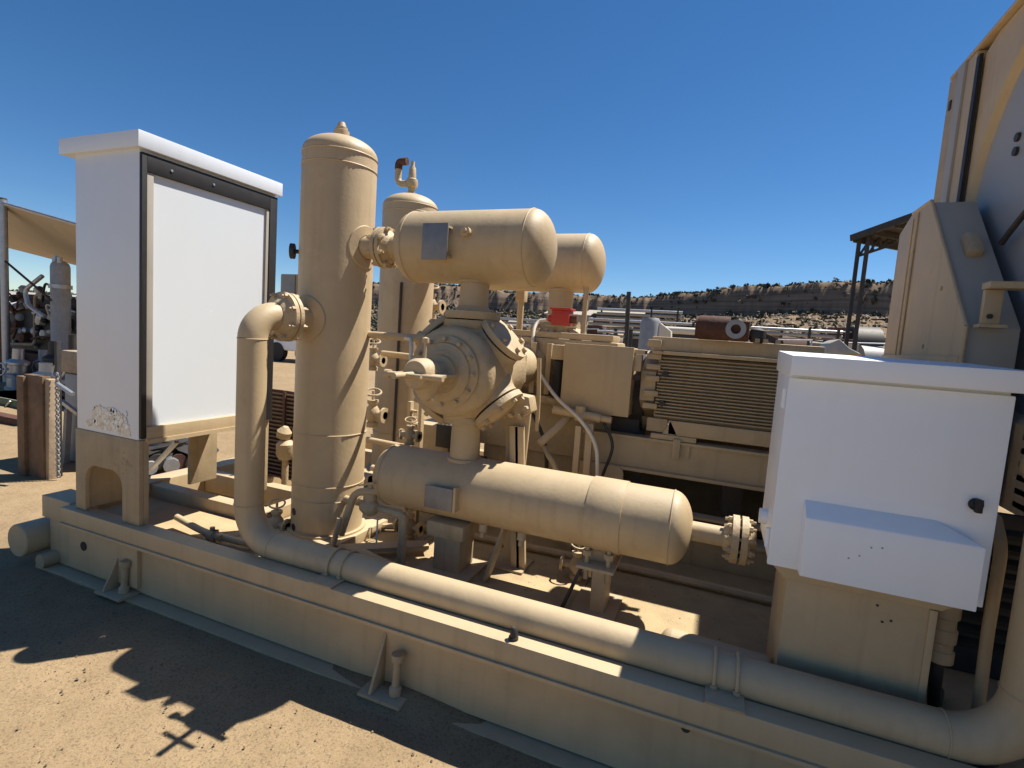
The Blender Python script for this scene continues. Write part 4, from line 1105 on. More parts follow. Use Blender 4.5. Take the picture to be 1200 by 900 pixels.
# ------------------------------------------------------------------ pipes behind, between vessels
def rear_piping():
    pts = [at(436, 560, 2.75), at(462, 556, 2.8)]
    t = thing("valve_manifold", "cluster of small tan valves and nipples at the foot of the tall vessel", "manifold", (-1.85, 2.55, 0.42))
    part(t, "dump_pipe", G().tube([(-1.93, 2.36, 0.44), (-1.86, 2.38, 0.70), (-1.62, 2.42, 0.74)], 0.022, 12, fillet=0.05), TAN)
    part(t, "pipe_run", G().tube([(-1.98, 2.45, 0.62), (-1.55, 2.40, 0.62)], 0.02, 12), TAN)
    part(t, "valve_body", G().lathe([(0, 0), (0.035, 0), (0.05, 0.04), (0.05, 0.07), (0.03, 0.1), (0, 0.1)], (-1.82, 2.41, 0.62), (1, -0.1, 0), 16), TANF)
    part(t, "valve_bonnet", G().lathe([(0, 0), (0.035, 0), (0.035, 0.06), (0.02, 0.07), (0.02, 0.12), (0, 0.12)], (-1.77, 2.41, 0.64), (0, 0, 1), 16), TANF)
    part(t, "elbow", G().tube([(-1.60, 2.40, 0.62), (-1.54, 2.40, 0.62), (-1.54, 2.40, ZD)], 0.024, 12, fillet=0.04), TANF)
    part(t, "handle", G().bar((-1.80, 2.34, 0.76), (-1.70, 2.34, 0.79), 0.02, 0.008), TAN)
    part(t, "nipple", G().cyl((-1.93, 2.30, 0.40), (-1.90, 2.31, 0.56), 0.016), TAN)
    part(t, "curb_angle", G().bar((-1.90, 2.30, 0.38), (-1.50, 2.62, 0.38), 0.09, 0.022), TAN)
    part(t, "gauge_stem", G().cyl((-1.66, 2.33, 0.45), (-1.66, 2.33, 0.60), 0.005, n=8), CONDUIT)
rear_piping()
def valve_tree(name, label, x, y, z, s, mt=TANF, seed=0):
    rnd = random.Random(seed)
    t = thing(name, label, "valve", (x, y, z))
    part(t, "body", G().lathe([(0, 0), (0.05 * s, 0), (0.05 * s, 0.03 * s), (0.03 * s, 0.04 * s), (0.055 * s, 0.08 * s), (0.055 * s, 0.13 * s), (0.03 * s, 0.17 * s), (0.045 * s, 0.19 * s), (0.045 * s, 0.21 * s), (0, 0.21 * s)], (x, y, z), (0, 0, 1), 16), mt)
    part(t, "handwheel", G().ring((x, y, z + 0.27 * s), (0.2, -0.3, 1), 0.06 * s, 0.008 * s, 20, 6).cyl((x, y, z + 0.2 * s), (x, y, z + 0.28 * s), 0.01 * s), mt)
    part(t, "side_flange", G().cyl((x - 0.12 * s, y, z + 0.1 * s), (x + 0.12 * s, y, z + 0.1 * s), 0.03 * s).cyl((x - 0.12 * s, y, z + 0.1 * s), (x - 0.10 * s, y, z + 0.1 * s), 0.06 * s).cyl((x + 0.10 * s, y, z + 0.1 * s), (x + 0.12 * s, y, z + 0.1 * s), 0.06 * s), mt)
    return t
p = at(505, 350, 4.7); valve_tree("gate_valve", "tan gate valve seen through the gap left of the front cylinder neck", p.x, 4.7, p.z - 0.2, 1.2, seed=1)
p = at(437, 470, 3.3); valve_tree("gate_valve", "tan gate valve right beside the tall vessel at mid height", p.x, 3.3, p.z - 0.2, 1.0, seed=2)
p = at(437, 420, 3.6); valve_tree("gate_valve", "upper tan gate valve peeking out behind the tall vessel", p.x, 3.6, p.z - 0.1, 0.9, seed=3)
for (a, b, yy, lab) in ((at(430, 515, 3.2), at(480, 525, 3.2), 3.2, "tan cross pipe behind the tall vessel just above the deck"),
                        (at(436, 548, 2.9), at(475, 560, 2.9), 2.9, "thin lit pipe by the end of the lower bottle")):
    solo("cross_pipe", lab, "pipe", G().tube([a, b], 0.022, 10), TAN)
t = thing("pipe_support_rack", "tan slotted upright frame behind the front cylinder's lower left", "rack", (at(483, 500, 3.0).x, 3.0, 0.4))
for px in (479, 492):
    p = at(px, 520, 3.0)
    part(t, "upright", G().box(p.x - 0.012, p.x + 0.012, 2.98, 3.02, ZD, at(px, 470, 3.0).z), TAN, bev=0.002)
for k in range(5):
    p = at(486, 482 + 8 * k, 3.0)
    part(t, "rung", G().box(p.x - 0.02, p.x + 0.02, 2.985, 3.015, p.z - 0.008, p.z + 0.008), TAN)
p = at(503, 520, 2.85)
valve_tree("needle_valve", "small dark valve on the lower bottle's left shoulder", p.x, 2.62, 0.965, 0.55, mt=TAND, seed=4)
t = thing("lube_oil_tank", "dark dusty oil tank low behind the front cylinder and the lower bottle", "tank", (-1.75, 3.35, ZD))
part(t, "shell", G().box(-2.02, -1.62, 3.2, 3.55, ZD, 0.98), TAND, bev=0.015)
part(t, "filler_cap", G().lathe([(0, 0), (0.035, 0), (0.035, 0.05), (0.05, 0.052), (0.05, 0.08), (0, 0.082)], (-1.78, 3.3, 0.98), (0, 0, 1), 16), DARK)
part(t, "gauge_glass", G().cyl((-1.70, 3.19, 0.55), (-1.70, 3.19, 0.85), 0.012), DARK)
part(t, "pump", G().lathe([(0, 0), (0.07, 0), (0.07, 0.12), (0.05, 0.13), (0.05, 0.2), (0, 0.2)], (-1.60, 3.15, 0.78), (1, 0, 0), 18), DARK)
part(t, "pump_inlet", G().tube([(-1.52, 3.15, 0.78), (-1.52, 3.15, 0.45), (-1.7, 3.18, 0.42)], 0.025, 10, fillet=0.05), TAND)
t = thing("lubricator_box", "small dark lubricator box with thin tubes just left of the lower cylinder neck", "lubricator", (-1.60, 2.9, ZD))
part(t, "box", G().box(-1.66, -1.54, 2.92, 3.02, 0.90, 1.05), DARK, bev=0.006)
part(t, "stand", G().box(-1.61, -1.58, 2.95, 2.98, ZD, 0.90), TAND)
for k in range(4):
    x = -1.65 + 0.03 * k
    part(t, "oil_tube", G().tube(smooth_path([(x, 2.93, 1.05), (x, 2.92, 1.12 + 0.02 * k), (x + 0.12, 2.86, 1.16 + 0.03 * k), (-1.42, 2.74, 1.25 + 0.03 * k)]), 0.005, 6), CONDUIT)
for k, (pth, rr, mt_, lab) in enumerate((
    ([(-1.95, 2.75, 0.36), (-1.6, 2.9, 0.36), (-1.0, 2.95, 0.36), (-0.3, 2.98, 0.36), (0.9, 2.96, 0.36)], 0.022, TAND, "shaded drain pipe along the deck behind the lower bottle"),
    ([(-2.55, 2.3, 0.35), (-2.45, 2.22, 0.35), (-2.3, 2.2, 0.35), (-1.95, 2.14, 0.35)], 0.014, DARK, "black cable lying between the rising pipe and the tall vessel's foot"),
    ([(-1.05, 3.33, 0.95), (-0.95, 3.1, 0.93), (-0.86, 3.05, 0.8), (-0.84, 3.05, 0.4)], 0.018, TAN, "tan pipe dropping from the crankcase behind the support leg"),
    ([(-1.2, 3.33, 1.15), (-1.08, 3.2, 1.12), (-0.98, 3.18, 0.9), (-0.97, 3.2, 0.45)], 0.013, DARK, "black hose dropping from the crankcase ribs"),
    ([(-0.62, 3.16, 1.16), (-0.55, 3.14, 1.02), (-0.60, 3.14, 0.8), (-0.58, 3.12, 0.6)], 0.010, DARK, "black wire hanging below the junction box"))):
    solo(("deck_pipe", "cable", "drop_pipe", "hose", "wire")[k], lab, ("pipe", "cable", "pipe", "hose", "wire")[k], G().tube(smooth_path(pth), rr, 8), mt_)
for k, (x, y, z, lab) in enumerate(((-2.42, 2.36, ZD, "small globe valve on the deck left of the tall vessel's foot"), (-1.72, 2.75, ZD, "small globe valve on the deck behind the tall vessel's drain pipes"), (-0.62, 2.75, ZD, "small globe valve on the deck right of the cylinder support leg"))):
    valve_tree("globe_valve", lab, x, y, z, 0.75, mt=TANF, seed=30 + k)
# dark instrument panel seen between pipe and vessel
p0, p1 = at(307, 455, 3.2), at(352, 565, 3.2)
t = thing("panel_rack", "brown louvred panel on a post, seen between the rising pipe and the tall vessel", "panel", ((p0.x + p1.x) / 2, 3.2, 0.4))
part(t, "back_sheet", G().box(p0.x, p1.x + 0.1, 3.215, 3.24, p1.z, p0.z), RUST)
nb = 22
for i in range(nb):
    z = p1.z + (p0.z - p1.z) * i / nb
    part(t, "louvre_slat", G().box(p0.x - 0.002 * (i % 3), p1.x + 0.1, 3.185, 3.213, z, z + 0.012, rot=Matrix.Rotation(R(-30), 3, 'X')), WOOD)
for x in (p0.x, (p0.x + p1.x + 0.1) / 2, p1.x + 0.09):
    part(t, "stile", G().box(x - 0.012, x + 0.012, 3.170, 3.184, p1.z, p0.z), RUST)
part(t, "post", G().box(p0.x + 0.03, p0.x + 0.09, 3.20, 3.26, ZD, p1.z), TAN)
p = at(335, 520, 3.05)
t = thing("gear_operator", "tan valve gear operator in front of the brown panel", "valve", (p.x, 3.05, p.z))
part(t, "body", G().lathe([(0, 0), (0.05, 0), (0.07, 0.04), (0.07, 0.12), (0.04, 0.15), (0, 0.15)], (p.x, 3.05, p.z - 0.12), (0, 0, 1), 28), TANF)
part(t, "cap", G().lathe([(0, 0), (0.05, 0.0), (0.055, 0.05), (0.02, 0.09), (0, 0.09)], (p.x - 0.02, 3.04, p.z + 0.05), (0.3, 0, 1), 24), TANF)
part(t, "stem", G().cyl((p.x, 3.05, ZD), (p.x, 3.05, p.z - 0.1), 0.025), TANF)

# ------------------------------------------------------------------ cooler with belt guard
def cooler():
    xc = 1.25; y0, y1 = 1.4, 4.42; z0, z1 = 0.43, 3.55
    t = thing("air_cooler", "towering tan fan cooler with a round fan shroud at the right end of the skid", "cooler", (2.2, 3.0, 0.43))
    part(t, "housing", G().box(xc + 0.08, 3.1, y0, y1 - 0.02, 1.0, z1 - 0.06), TAND, bev=0.01)
    # face plate with round fan opening
    yc, zc, rf = 2.93, 2.45, 1.04
    n = 64; g = G()
    outer, inner, inner2 = [], [], []
    ya, yb, za, zb = y0, y1 - 0.447, 1.02, z1 - 0.012
    for i in range(n):
        a = 2 * math.pi * i / n
        c, s_ = math.cos(a), math.sin(a)
        k = min(((yb - yc) if c > 0 else (yc - ya)) / max(abs(c), 1e-6), ((zb - zc) if s_ > 0 else (zc - za)) / max(abs(s_), 1e-6))
        outer.append(g.bm.verts.new((xc + 0.03, yc + c * k, zc + s_ * k)))
        q = min(rf, k * 0.985)
        inner.append(g.bm.verts.new((xc + 0.03, yc + c * q, zc + s_ * q)))
        inner2.append(g.bm.verts.new((xc + 0.072, yc + c * q * 0.965, zc + s_ * q * 0.965)))
    for i in range(n):
        j = (i + 1) % n
        g.bm.faces.new([outer[i], outer[j], inner[j], inner[i]])
        g.bm.faces.new([inner[i], inner[j], inner2[j], inner2[i]])
    part(t, "fan_face", g, TAN)
    g = G().lathe([(0, 0), (0.7, 0.02), (1.01, 0.0)], (xc + 0.066, yc, zc), (-1, 0, 0), 64)
    part(t, "fan_disc", g, DISC)
    # corner posts and edge trim
    part(t, "corner_post", G().box(xc, xc + 0.08, y1 - 0.16, y1, 0.43, z1 - 0.012), TAND, bev=0.004)
    part(t, "corner_post", G().box(xc - 0.012, xc + 0.08, y1 - 0.27, y1 - 0.165, 0.43, z1 - 0.006), LGREY, bev=0.004)
    part(t, "corner_post", G().box(xc + 0.002, xc + 0.08, y1 - 0.40, y1 - 0.275, 0.43, z1 - 0.012), TAN, bev=0.004)
    part(t, "gap_shade_strip", G().box(xc + 0.002, xc + 0.02, y1 - 0.445, y1 - 0.402, 0.43, z1 - 0.05), BLACK)  # black strip painted in as the shade of the slit
    part(t, "top_trim", G().box(xc - 0.004, xc + 0.10, y0, y1 - 0.002, z1 - 0.004, z1 + 0.02), TAN, bev=0.006)
    part(t, "top_trim", G().box(xc - 0.01, xc + 0.09, y0, 3.55, z1 + 0.0205, z1 + 0.06), TAN, bev=0.004)
    part(t, "corner_hook", G().box(xc - 0.008, xc + 0.01, y1 - 0.09, y1 - 0.06, z1 - 0.22, z1 - 0.16), DARK)
    part(t, "roof_plate", G().box(xc + 0.10, 3.1, y0, y1 - 0.05, z1 - 0.05, z1 + 0.018), TAN)
    part(t, "bolt_hole", G().cyl((xc + 0.05, 3.46, 2.83), (xc + 0.035, 3.46, 2.83), 0.022), DARK)
    part(t, "bolt_hole", G().cyl((xc + 0.05, 3.46, 2.76), (xc + 0.035, 3.46, 2.76), 0.022), DARK)
    part(t, "cable_run", G().tube([(xc + 0.0, 3.35, 2.28), (xc + 0.0, 3.1, 2.42), (xc + 0.0, 2.7, 2.46)], 0.014, 8, fillet=0.2), DARK)
    for x in (xc + 0.02, 2.9):
        for y in (y0 + 0.02, y1 - 0.12):
            part(t, "leg", G().box(x + 0.09, x + 0.19, y, y + 0.1, 0.43, 1.0), TAND)
    for i in range(12):
        part(t, "louvre_slat", G().box(xc + 0.03, xc + 0.07, 1.5, 2.95, 1.05 + i * 0.06, 1.075 + i * 0.06), TAND)
    return t
cooler()
def belt_guard():
    xa = 1.035; w = 0.205
    t = thing("belt_guard", "tan sheet-metal belt guard with a sloping front leaning against the cooler", "guard", (1.1, 3.5, 1.0))
    prof = [(3.0, 0.95), (3.0, 1.84), (3.70, 2.585), (4.0, 2.585), (4.22, 2.50), (4.22, 0.95)]
    part(t, "side_sheet", G().prism([(xa, y, z) for y, z in prof], (0.012, 0, 0)), TAN, bev=0.003)
    part(t, "body", G().prism([(xa + 0.013, y + (0.012 if y < 3.5 else -0.012), z - (0.012 if z > 2 else 0)) for y, z in prof], (w - 0.013, 0, 0)), LGREY, bev=0.004)
    # edge bead along the folded corner
    for a, b in zip(prof[:3], prof[1:4]):
        part(t, "edge_bead", G().tube([(xa + 0.004, a[0], a[1]), (xa + 0.004, b[0], b[1])], 0.010, 8), TAN)
    part(t, "side_seam", G().box(xa - 0.008, xa - 0.0005, 3.86, 3.885, 1.0, 2.56), TAND)
    part(t, "side_seam", G().box(xa - 0.006, xa - 0.0005, 3.95, 3.97, 1.0, 2.54), TAN)
    part(t, "bottom_rail", G().box(xa - 0.012, xa - 0.0005, 3.0, 4.2, 1.66, 1.70), TAN, bev=0.003)
    c = V(xa + 0.115, 3.42, 2.28)
    part(t, "bearing_boss", G().box(c.x - 0.035, c.x + 0.035, c.y - 0.06, c.y + 0.03, c.z - 0.09, c.z + 0.07, rot=Matrix.Rotation(R(-43), 3, 'X')), TAND, bev=0.02)
    part(t, "rivets", G().cyl((xa - 0.005, 3.35, 2.05), (xa, 3.35, 2.05), 0.012, n=10).cyl((xa - 0.005, 3.5, 1.75), (xa, 3.5, 1.75), 0.012, n=10), TAND, kind='stuff')
    return t
belt_guard()
t = thing("angle_bracket", "tan angle bracket bolted to the front of the belt guard", "bracket", (1.1, 2.95, 1.87))
part(t, "beam", G().box(1.068, 2.0, 2.90, 2.985, 2.005, 2.035), TAN, bev=0.003)
part(t, "plate", G().box(1.075, 1.14, 2.955, 2.985, 1.85, 2.004), TAN, bev=0.004)
part(t, "shelf", G().box(1.06, 1.16, 2.93, 2.99, 1.835, 1.849), TAN)
part(t, "bolt", G().cyl((1.10, 2.954, 1.885), (1.10, 2.945, 1.885), 0.012, n=6), DARK)

# ------------------------------------------------------------------ yard on the left
def yard_left():
    # shade canopy
    A, B = at(4, 240, 6.0), at(90, 265, 6.0)
    B2 = A + (B - A) * 2.6
    C, D = at(4, 289, 8.2), at(90, 311, 8.2)
    D2 = C + (D - C) * 2.2
    t = thing("shade_canopy", "beige shade cloth canopy stretched between posts beyond the white cabinet", "canopy", (A.x, 6, 0))
    g = G(); n, k = 16, 8; rows = []
    for i in range(n + 1):
        a = A.lerp(B2, i / n); c = C.lerp(D2, i / n)
        rows.append([a.lerp(c, j / k) + V(0, 0, -0.10 * math.sin(math.pi * i / n) * math.sin(math.pi * j / k)) for j in range(k + 1)])
    top = [[g.bm.verts.new(p + V(0, 0, 0.012)) for p in r] for r in rows]
    bot = [[g.bm.verts.new(p) for p in r] for r in rows]
    for L_ in (top, bot):
        for r0, r1 in zip(L_, L_[1:]):
            for j in range(k): g.bm.faces.new([r0[j], r0[j + 1], r1[j + 1], r1[j]])
    part(t, "cloth", g, FABRIC, smooth=60)
    part(t, "edge_tube", G().tube([A + V(0, 0, 0.03), B2 + V(0, 0, 0.03)], 0.035, 8), GALV)
    part(t, "edge_tube", G().tube([C + V(0, 0, 0.03), D2 + V(0, 0, 0.03)], 0.035, 8), GALV)
    part(t, "post", G().cyl((A.x - 0.02, 6, 0), (A.x - 0.02, 6, A.z + 0.1), 0.06, n=12), GALV)
    part(t, "post", G().cyl((A.x - 0.16, 6.05, 0), (A.x - 0.16, 6.05, A.z + 0.15), 0.08, n=12), RUST)
    part(t, "post", G().cyl((B2.x, B2.y, 0), (B2.x, B2.y, B2.z), 0.06, n=12), GALV)
    part(t, "stay", G().tube([at(5, 305, 6.0), at(44, 338, 6.0), at(60, 352, 6.0)], 0.022, 6), DARK)
    # standing gear: grey vessel
    p = at(71, 345, 6.4); zt = at(71, 306, 6.4).z
    t = thing("grey_separator", "upright grey separator bottle under the beige canopy", "separator", (p.x, 6.4, 0))
    part(t, "shell", G().lathe([(0, 0), (0.16, 0), (0.16, zt - 0.12), (0.14, zt - 0.05), (0.08, zt), (0, zt)], (p.x, 6.4, 0), (0, 0, 1), 24), GREY)
    part(t, "flange", G().cyl((p.x, 6.4, zt - 0.55), (p.x, 6.4, zt - 0.47), 0.19, n=24), GALV)
    part(t, "top_fitting", G().cyl((p.x - 0.07, 6.35, zt - 0.05), (p.x - 0.07, 6.35, zt + 0.1), 0.05).cyl((p.x + 0.08, 6.35, zt - 0.05), (p.x + 0.08, 6.35, zt + 0.07), 0.045), GALV)
    part(t, "side_pipe", G().tube([(p.x - 0.15, 6.2, 1.4), (p.x - 0.5, 6.1, 1.6), (p.x - 0.6, 6.1, 1.9), (p.x - 0.2, 6.2, 2.2)], 0.04, 8, fillet=0.1), GALV)
    # old engine behind
    rnd = random.Random(21)
    t = thing("salvaged_engine", "dark salvaged engine with pale pipe frame parked under the canopy", "engine", (at(30, 400, 7).x, 7, 0))
    a, b = at(8, 345, 7.0), at(95, 412, 7.0)
    part(t, "block", G().box(a.x, b.x + 1.0, 7.0, 8.0, 0.55, 1.55), DARK, bev=0.05)
    part(t, "head", G().box(a.x + 0.3, b.x - 0.2, 7.1, 7.8, 1.55, 1.85), DARK, bev=0.06)
    part(t, "frame_loop", G().tube([at(10, 375, 6.9), at(10, 403, 6.9), at(41, 404, 6.9), at(41, 346, 6.9), at(58, 344, 6.9)], 0.035, 8, fillet=0.1), PALEWOOD)
    for k in range(60):
        x = rnd.uniform(a.x, b.x + 0.3); z = rnd.uniform(0.6, 1.95); r_ = rnd.uniform(0.03, 0.12)
        d = rnd.choice(((0, -1, 0), (1, -0.4, 0), (0, -0.5, 1)))
        part(t, rnd.choice(("pulley", "port_cover", "pipe_stub", "filter")), G().lathe([(0, 0), (r_, 0), (r_, 0.12), (r_ * 0.6, 0.14), (0, 0.16)], (x, 6.98, z), d, 14), rnd.choice((GREY, DARK, DARK, BLACK, GALV, CONDUIT, RUST)))
    for k in range(14):
        x = rnd.uniform(a.x, b.x); z = rnd.uniform(0.7, 1.7)
        part(t, "hose", G().tube(smooth_path([(x, 6.9, z), (x + rnd.uniform(-.4, .4), 6.8, z + rnd.uniform(0, .4)), (x + rnd.uniform(-.8, .8), 6.9, z + rnd.uniform(-.4, .3))]), rnd.uniform(0.012, 0.03), 6), rnd.choice((BLACK, GALV, CONDUIT, RUST)))
    part(t, "sled", G().box(a.x - 0.3, b.x + 1.2, 6.95, 8.1, 0.1, 0.5), RUST)
    p = at(18, 344, 20)
    t = thing("storage_shed", "long low blue-grey shed roofline on the far left horizon", "shed", (p.x, 20, 0))
    part(t, "wall", G().box(p.x - 8, p.x + 4, 20, 24, -0.1, p.z - 0.5), GREY)
    part(t, "roof", G().prism([(p.x - 8.2, 19.8, p.z - 0.5), (p.x - 8.2, 19.8, p.z - 0.35), (p.x - 8.2, 22, p.z + 0.2), (p.x - 8.2, 24.2, p.z - 0.35), (p.x - 8.2, 24.2, p.z - 0.5)], (12.4, 0, 0)), GREY)
    # sunlit white long box at far left
    p = at(20, 357, 9.5)
    t = thing("white_trailer", "low white tank trailer far behind the canopy post", "trailer", (p.x, 9.5, 0))
    part(t, "tank", G().cyl((p.x - 1.6, 9.5, p.z), (p.x + 0.8, 9.5, p.z - 0.1), 0.16, n=16), WHITE)
    part(t, "chassis", G().box(p.x - 1.6, p.x + 0.8, 9.3, 9.7, p.z - 0.7, p.z - 0.2), DARK)
    for k in (-1.2, -0.2):
        part(t, "wheel", G().cyl((p.x + k, 9.25, 0.4), (p.x + k, 9.42, 0.4), 0.4, n=18), BLACK)
    part(t, "leg", G().box(p.x + 0.6, p.x + 0.7, 9.45, 9.55, 0, p.z - 0.3), DARK)
    # upright timbers
    def timber(px0, px1, pyt, pyb, Y, mt, label, lean=0.0):
        a = at(px0, pyb, Y); b = at(px1, pyb, Y); zt = at((px0 + px1) / 2, pyt, Y).z
        g = G().box(a.x, b.x, Y - 0.02, Y + 0.05, -0.02, zt, rot=Matrix.Rotation(R(lean), 3, 'Y'), piv=(a.x, Y, 0))
        solo("timber_board", label, "board", g, mt, "upright timber boards at the left", bev=0.006)
    timber(24, 32, 441, 556, 2.83, WOOD, "dark narrow edge board, leftmost of the upright boards")
    timber(33, 54, 440, 558, 2.86, WOOD, "wide brown board standing between the narrow boards")
    timber(55, 60, 444, 556, 2.88, PALEWOOD, "pale narrow board beside the wide brown one", 1.5)
    # chain post and tangle
    p = at(68, 555, 2.95); zt = at(68, 400, 2.95).z
    t = thing("chain_post", "steel post hung with chain, between the boards and the white cabinet", "post", (p.x, 2.95, 0))
    part(t, "post", G().box(p.x - 0.018, p.x + 0.018, 2.94, 2.98, 0, zt), DARK, bev=0.004)
    g = G(); xx = p.x + 0.10; z = at(76, 440, 2.9).z; k = 0
    while z > 0.03:
        g.ring((xx + 0.0, 2.9, z), (1, 0, 0) if k % 2 else (0, 1, 0), 0.016, 0.0055, 10, 6); z -= 0.026; k += 1
    part(t, "chain", g, GREY, kind='stuff')
    part(t, "hook", G().tube([(xx, 2.9, z + 0.9), (xx + 0.2, 2.92, z + 0.82)], 0.02, 8), GALV)
    p = at(80, 480, 3.3)
    t = thing("scrap_cabinet", "weathered grey scrap housing half hidden behind the cabinet's left edge", "scrap", (p.x, 3.4, 0))
    a, b = at(71, 410, 3.3), at(100, 440, 3.3)
    part(t, "upper_box", G().box(a.x, b.x + 0.3, 3.3, 3.7, b.z, a.z), PALEWOOD, bev=0.02)
    part(t, "lower_box", G().box(a.x + 0.02, b.x + 0.3, 3.32, 3.7, 0.0, b.z - 0.01), GREY, bev=0.02)
    part(t, "arm", G().bar(at(72, 470, 3.2), at(92, 485, 3.2), 0.035), GALV)
    part(t, "pole", G().bar(at(80, 480, 3.25), at(76, 556, 3.25), 0.05), GREY)
    rnd = random.Random(41)
    defs = (("hand_valve", "rusty hand valve lying under the canopy right of its post", 14, 418, 6.4, RUST), ("pipe_spool", "grey pipe spool standing on the sand under the canopy", 50, 410, 6.0, GREY),
            ("pump_head", "dark pump head standing just left of the white cabinet", 84, 392, 5.2, DARK), ("drum", "pale drum standing behind the boards", 52, 425, 5.4, CONDUIT),
            ("gearbox", "dark gearbox standing on the sand beside the grey separator", 60, 400, 5.8, DARK), ("filter_pot", "grey filter pot near the canopy post's foot", 18, 408, 5.6, GALV))
    for i, (nm, lab, px, py, Y, mt) in enumerate(defs):
        p = at(px, py, Y); h = max(0.25, p.z)
        t = thing(nm, lab, "scrap", (p.x, Y, 0))
        r_ = rnd.uniform(0.10, 0.16)
        part(t, "body", G().lathe([(0, 0), (r_ * 1.2, 0), (r_ * 1.2, 0.04), (r_, 0.05), (r_, h * 0.6), (r_ * 1.25, h * 0.62), (r_ * 1.25, h * 0.68), (r_ * 0.6, h * 0.75), (r_ * 0.6, h), (0, h)], (p.x, Y, 0), (0.03 * (i - 2), 0.02, 1), 18), mt)
        part(t, "side_pipe", G().tube([(p.x, Y - r_, h * 0.35), (p.x + 0.35, Y - r_ - 0.05, h * 0.35), (p.x + 0.38, Y - r_ - 0.05, 0.02)], 0.04, 8, fillet=0.08), (GALV, RUST, GREY)[i % 3])
        part(t, "handwheel", G().ring((p.x, Y - r_ - 0.08, h * 0.5), (0.2, -1, 0.1), 0.11, 0.015, 18, 6).cyl((p.x, Y - r_ - 0.09, h * 0.5), (p.x, Y, h * 0.5), 0.02), (RUST, DARK, GALV)[i % 3])
    # green skip and timbers on ground
    a, b = at(-30, 470, 4.6), at(29, 500, 4.6)
    t = thing("green_skip", "dark green steel bin lying low at the far left", "bin", (a.x, 4.7, 0))
    part(t, "shell", G().prism([(a.x, 4.6, 0.12), (b.x, 4.6, 0.12), (b.x + 0.05, 4.6, a.z), (a.x, 4.6, a.z)], (0, 0.8, 0)), GREEN, bev=0.01)
    part(t, "rim", G().box(a.x, b.x + 0.08, 4.56, 4.60, a.z - 0.05, a.z), GREEN)
    part(t, "stripe", G().bar(at(4, 480, 4.58), at(12, 470, 4.58), 0.02), CONDUIT)
    part(t, "runner", G().box(a.x, b.x, 4.62, 5.3, 0, 0.12), BLACK)
    for i, (px, py, Y, L_, mt, lab) in enumerate(((8, 512, 3.9, 0.9, RUST, "reddish block lying in front of the green bin"), (10, 452, 6.4, 1.8, RUST, "rusty pipe lying behind the green bin"), (12, 437, 7.4, 2.4, PALEWOOD, "bleached beam lying on the far sand"),
                                           (0, 425, 8.0, 2.0, DARK, "dark beam lying on the sand beyond the others"))):
        p = at(px, py, Y)
        solo("timber_block", lab, "beam", G().box(p.x - L_ * 0.7, p.x + L_ * 0.3, Y, Y + 0.15, max(-0.02, p.z - 0.07), max(0.1, p.z + 0.07)), mt, bev=0.01)
    p = at(28, 430, 7.0)
    t = thing("blue_grey_reel", "small grey reel of cable on the sand behind the boards", "reel", (p.x, 7, 0))
    part(t, "drum", G().cyl((p.x - 0.12, 7, 0.25), (p.x + 0.12, 7, 0.25), 0.16), GALV)
    for s in (-0.14, 0.12):
        part(t, "side_disc", G().cyl((p.x + s, 7, 0.25), (p.x + s + 0.02, 7, 0.25), 0.25), GREY)
    # scrap seen under the cabinet
    rnd = random.Random(9)
    for i in range(7):
        px = 176 + i * 8; py = 556 - (i * 5) % 13
        ray = CR * (px - 600) + CD * (py - 450) + CF * FPX
        p = CAM + ray * (-CAM.z / ray.z)
        Y = p.y
        t = thing("scrap_part", ("dark scrap casting", "grey scrap flange", "rusty scrap housing", "short scrap pump body", "dark scrap elbow", "pale scrap valve", "blackened scrap gear")[i] + " on the ground seen under the cabinet", "scrap", (p.x, Y, 0), "scrap seen under the cabinet")
        s = rnd.uniform(0.14, 0.24)
        part(t, "body", G().lathe([(0, 0), (s, 0), (s * 0.8, s), (s * 1.1, s * 1.4), (0, s * 1.6)], (p.x, Y, 0), (rnd.uniform(-.3, .3), rnd.uniform(-.3, .3), 1), 10), (DARK, GREY, RUST, DARK, DARK, CONDUIT, DARK)[i])
        part(t, "stub", G().cyl((p.x, Y, s * 0.6), (p.x + s * 1.5, Y - s, s * 0.8), s * 0.35, n=10), (GREY, DARK, DARK, GALV, RUST, GALV, DARK)[i])
yard_left()

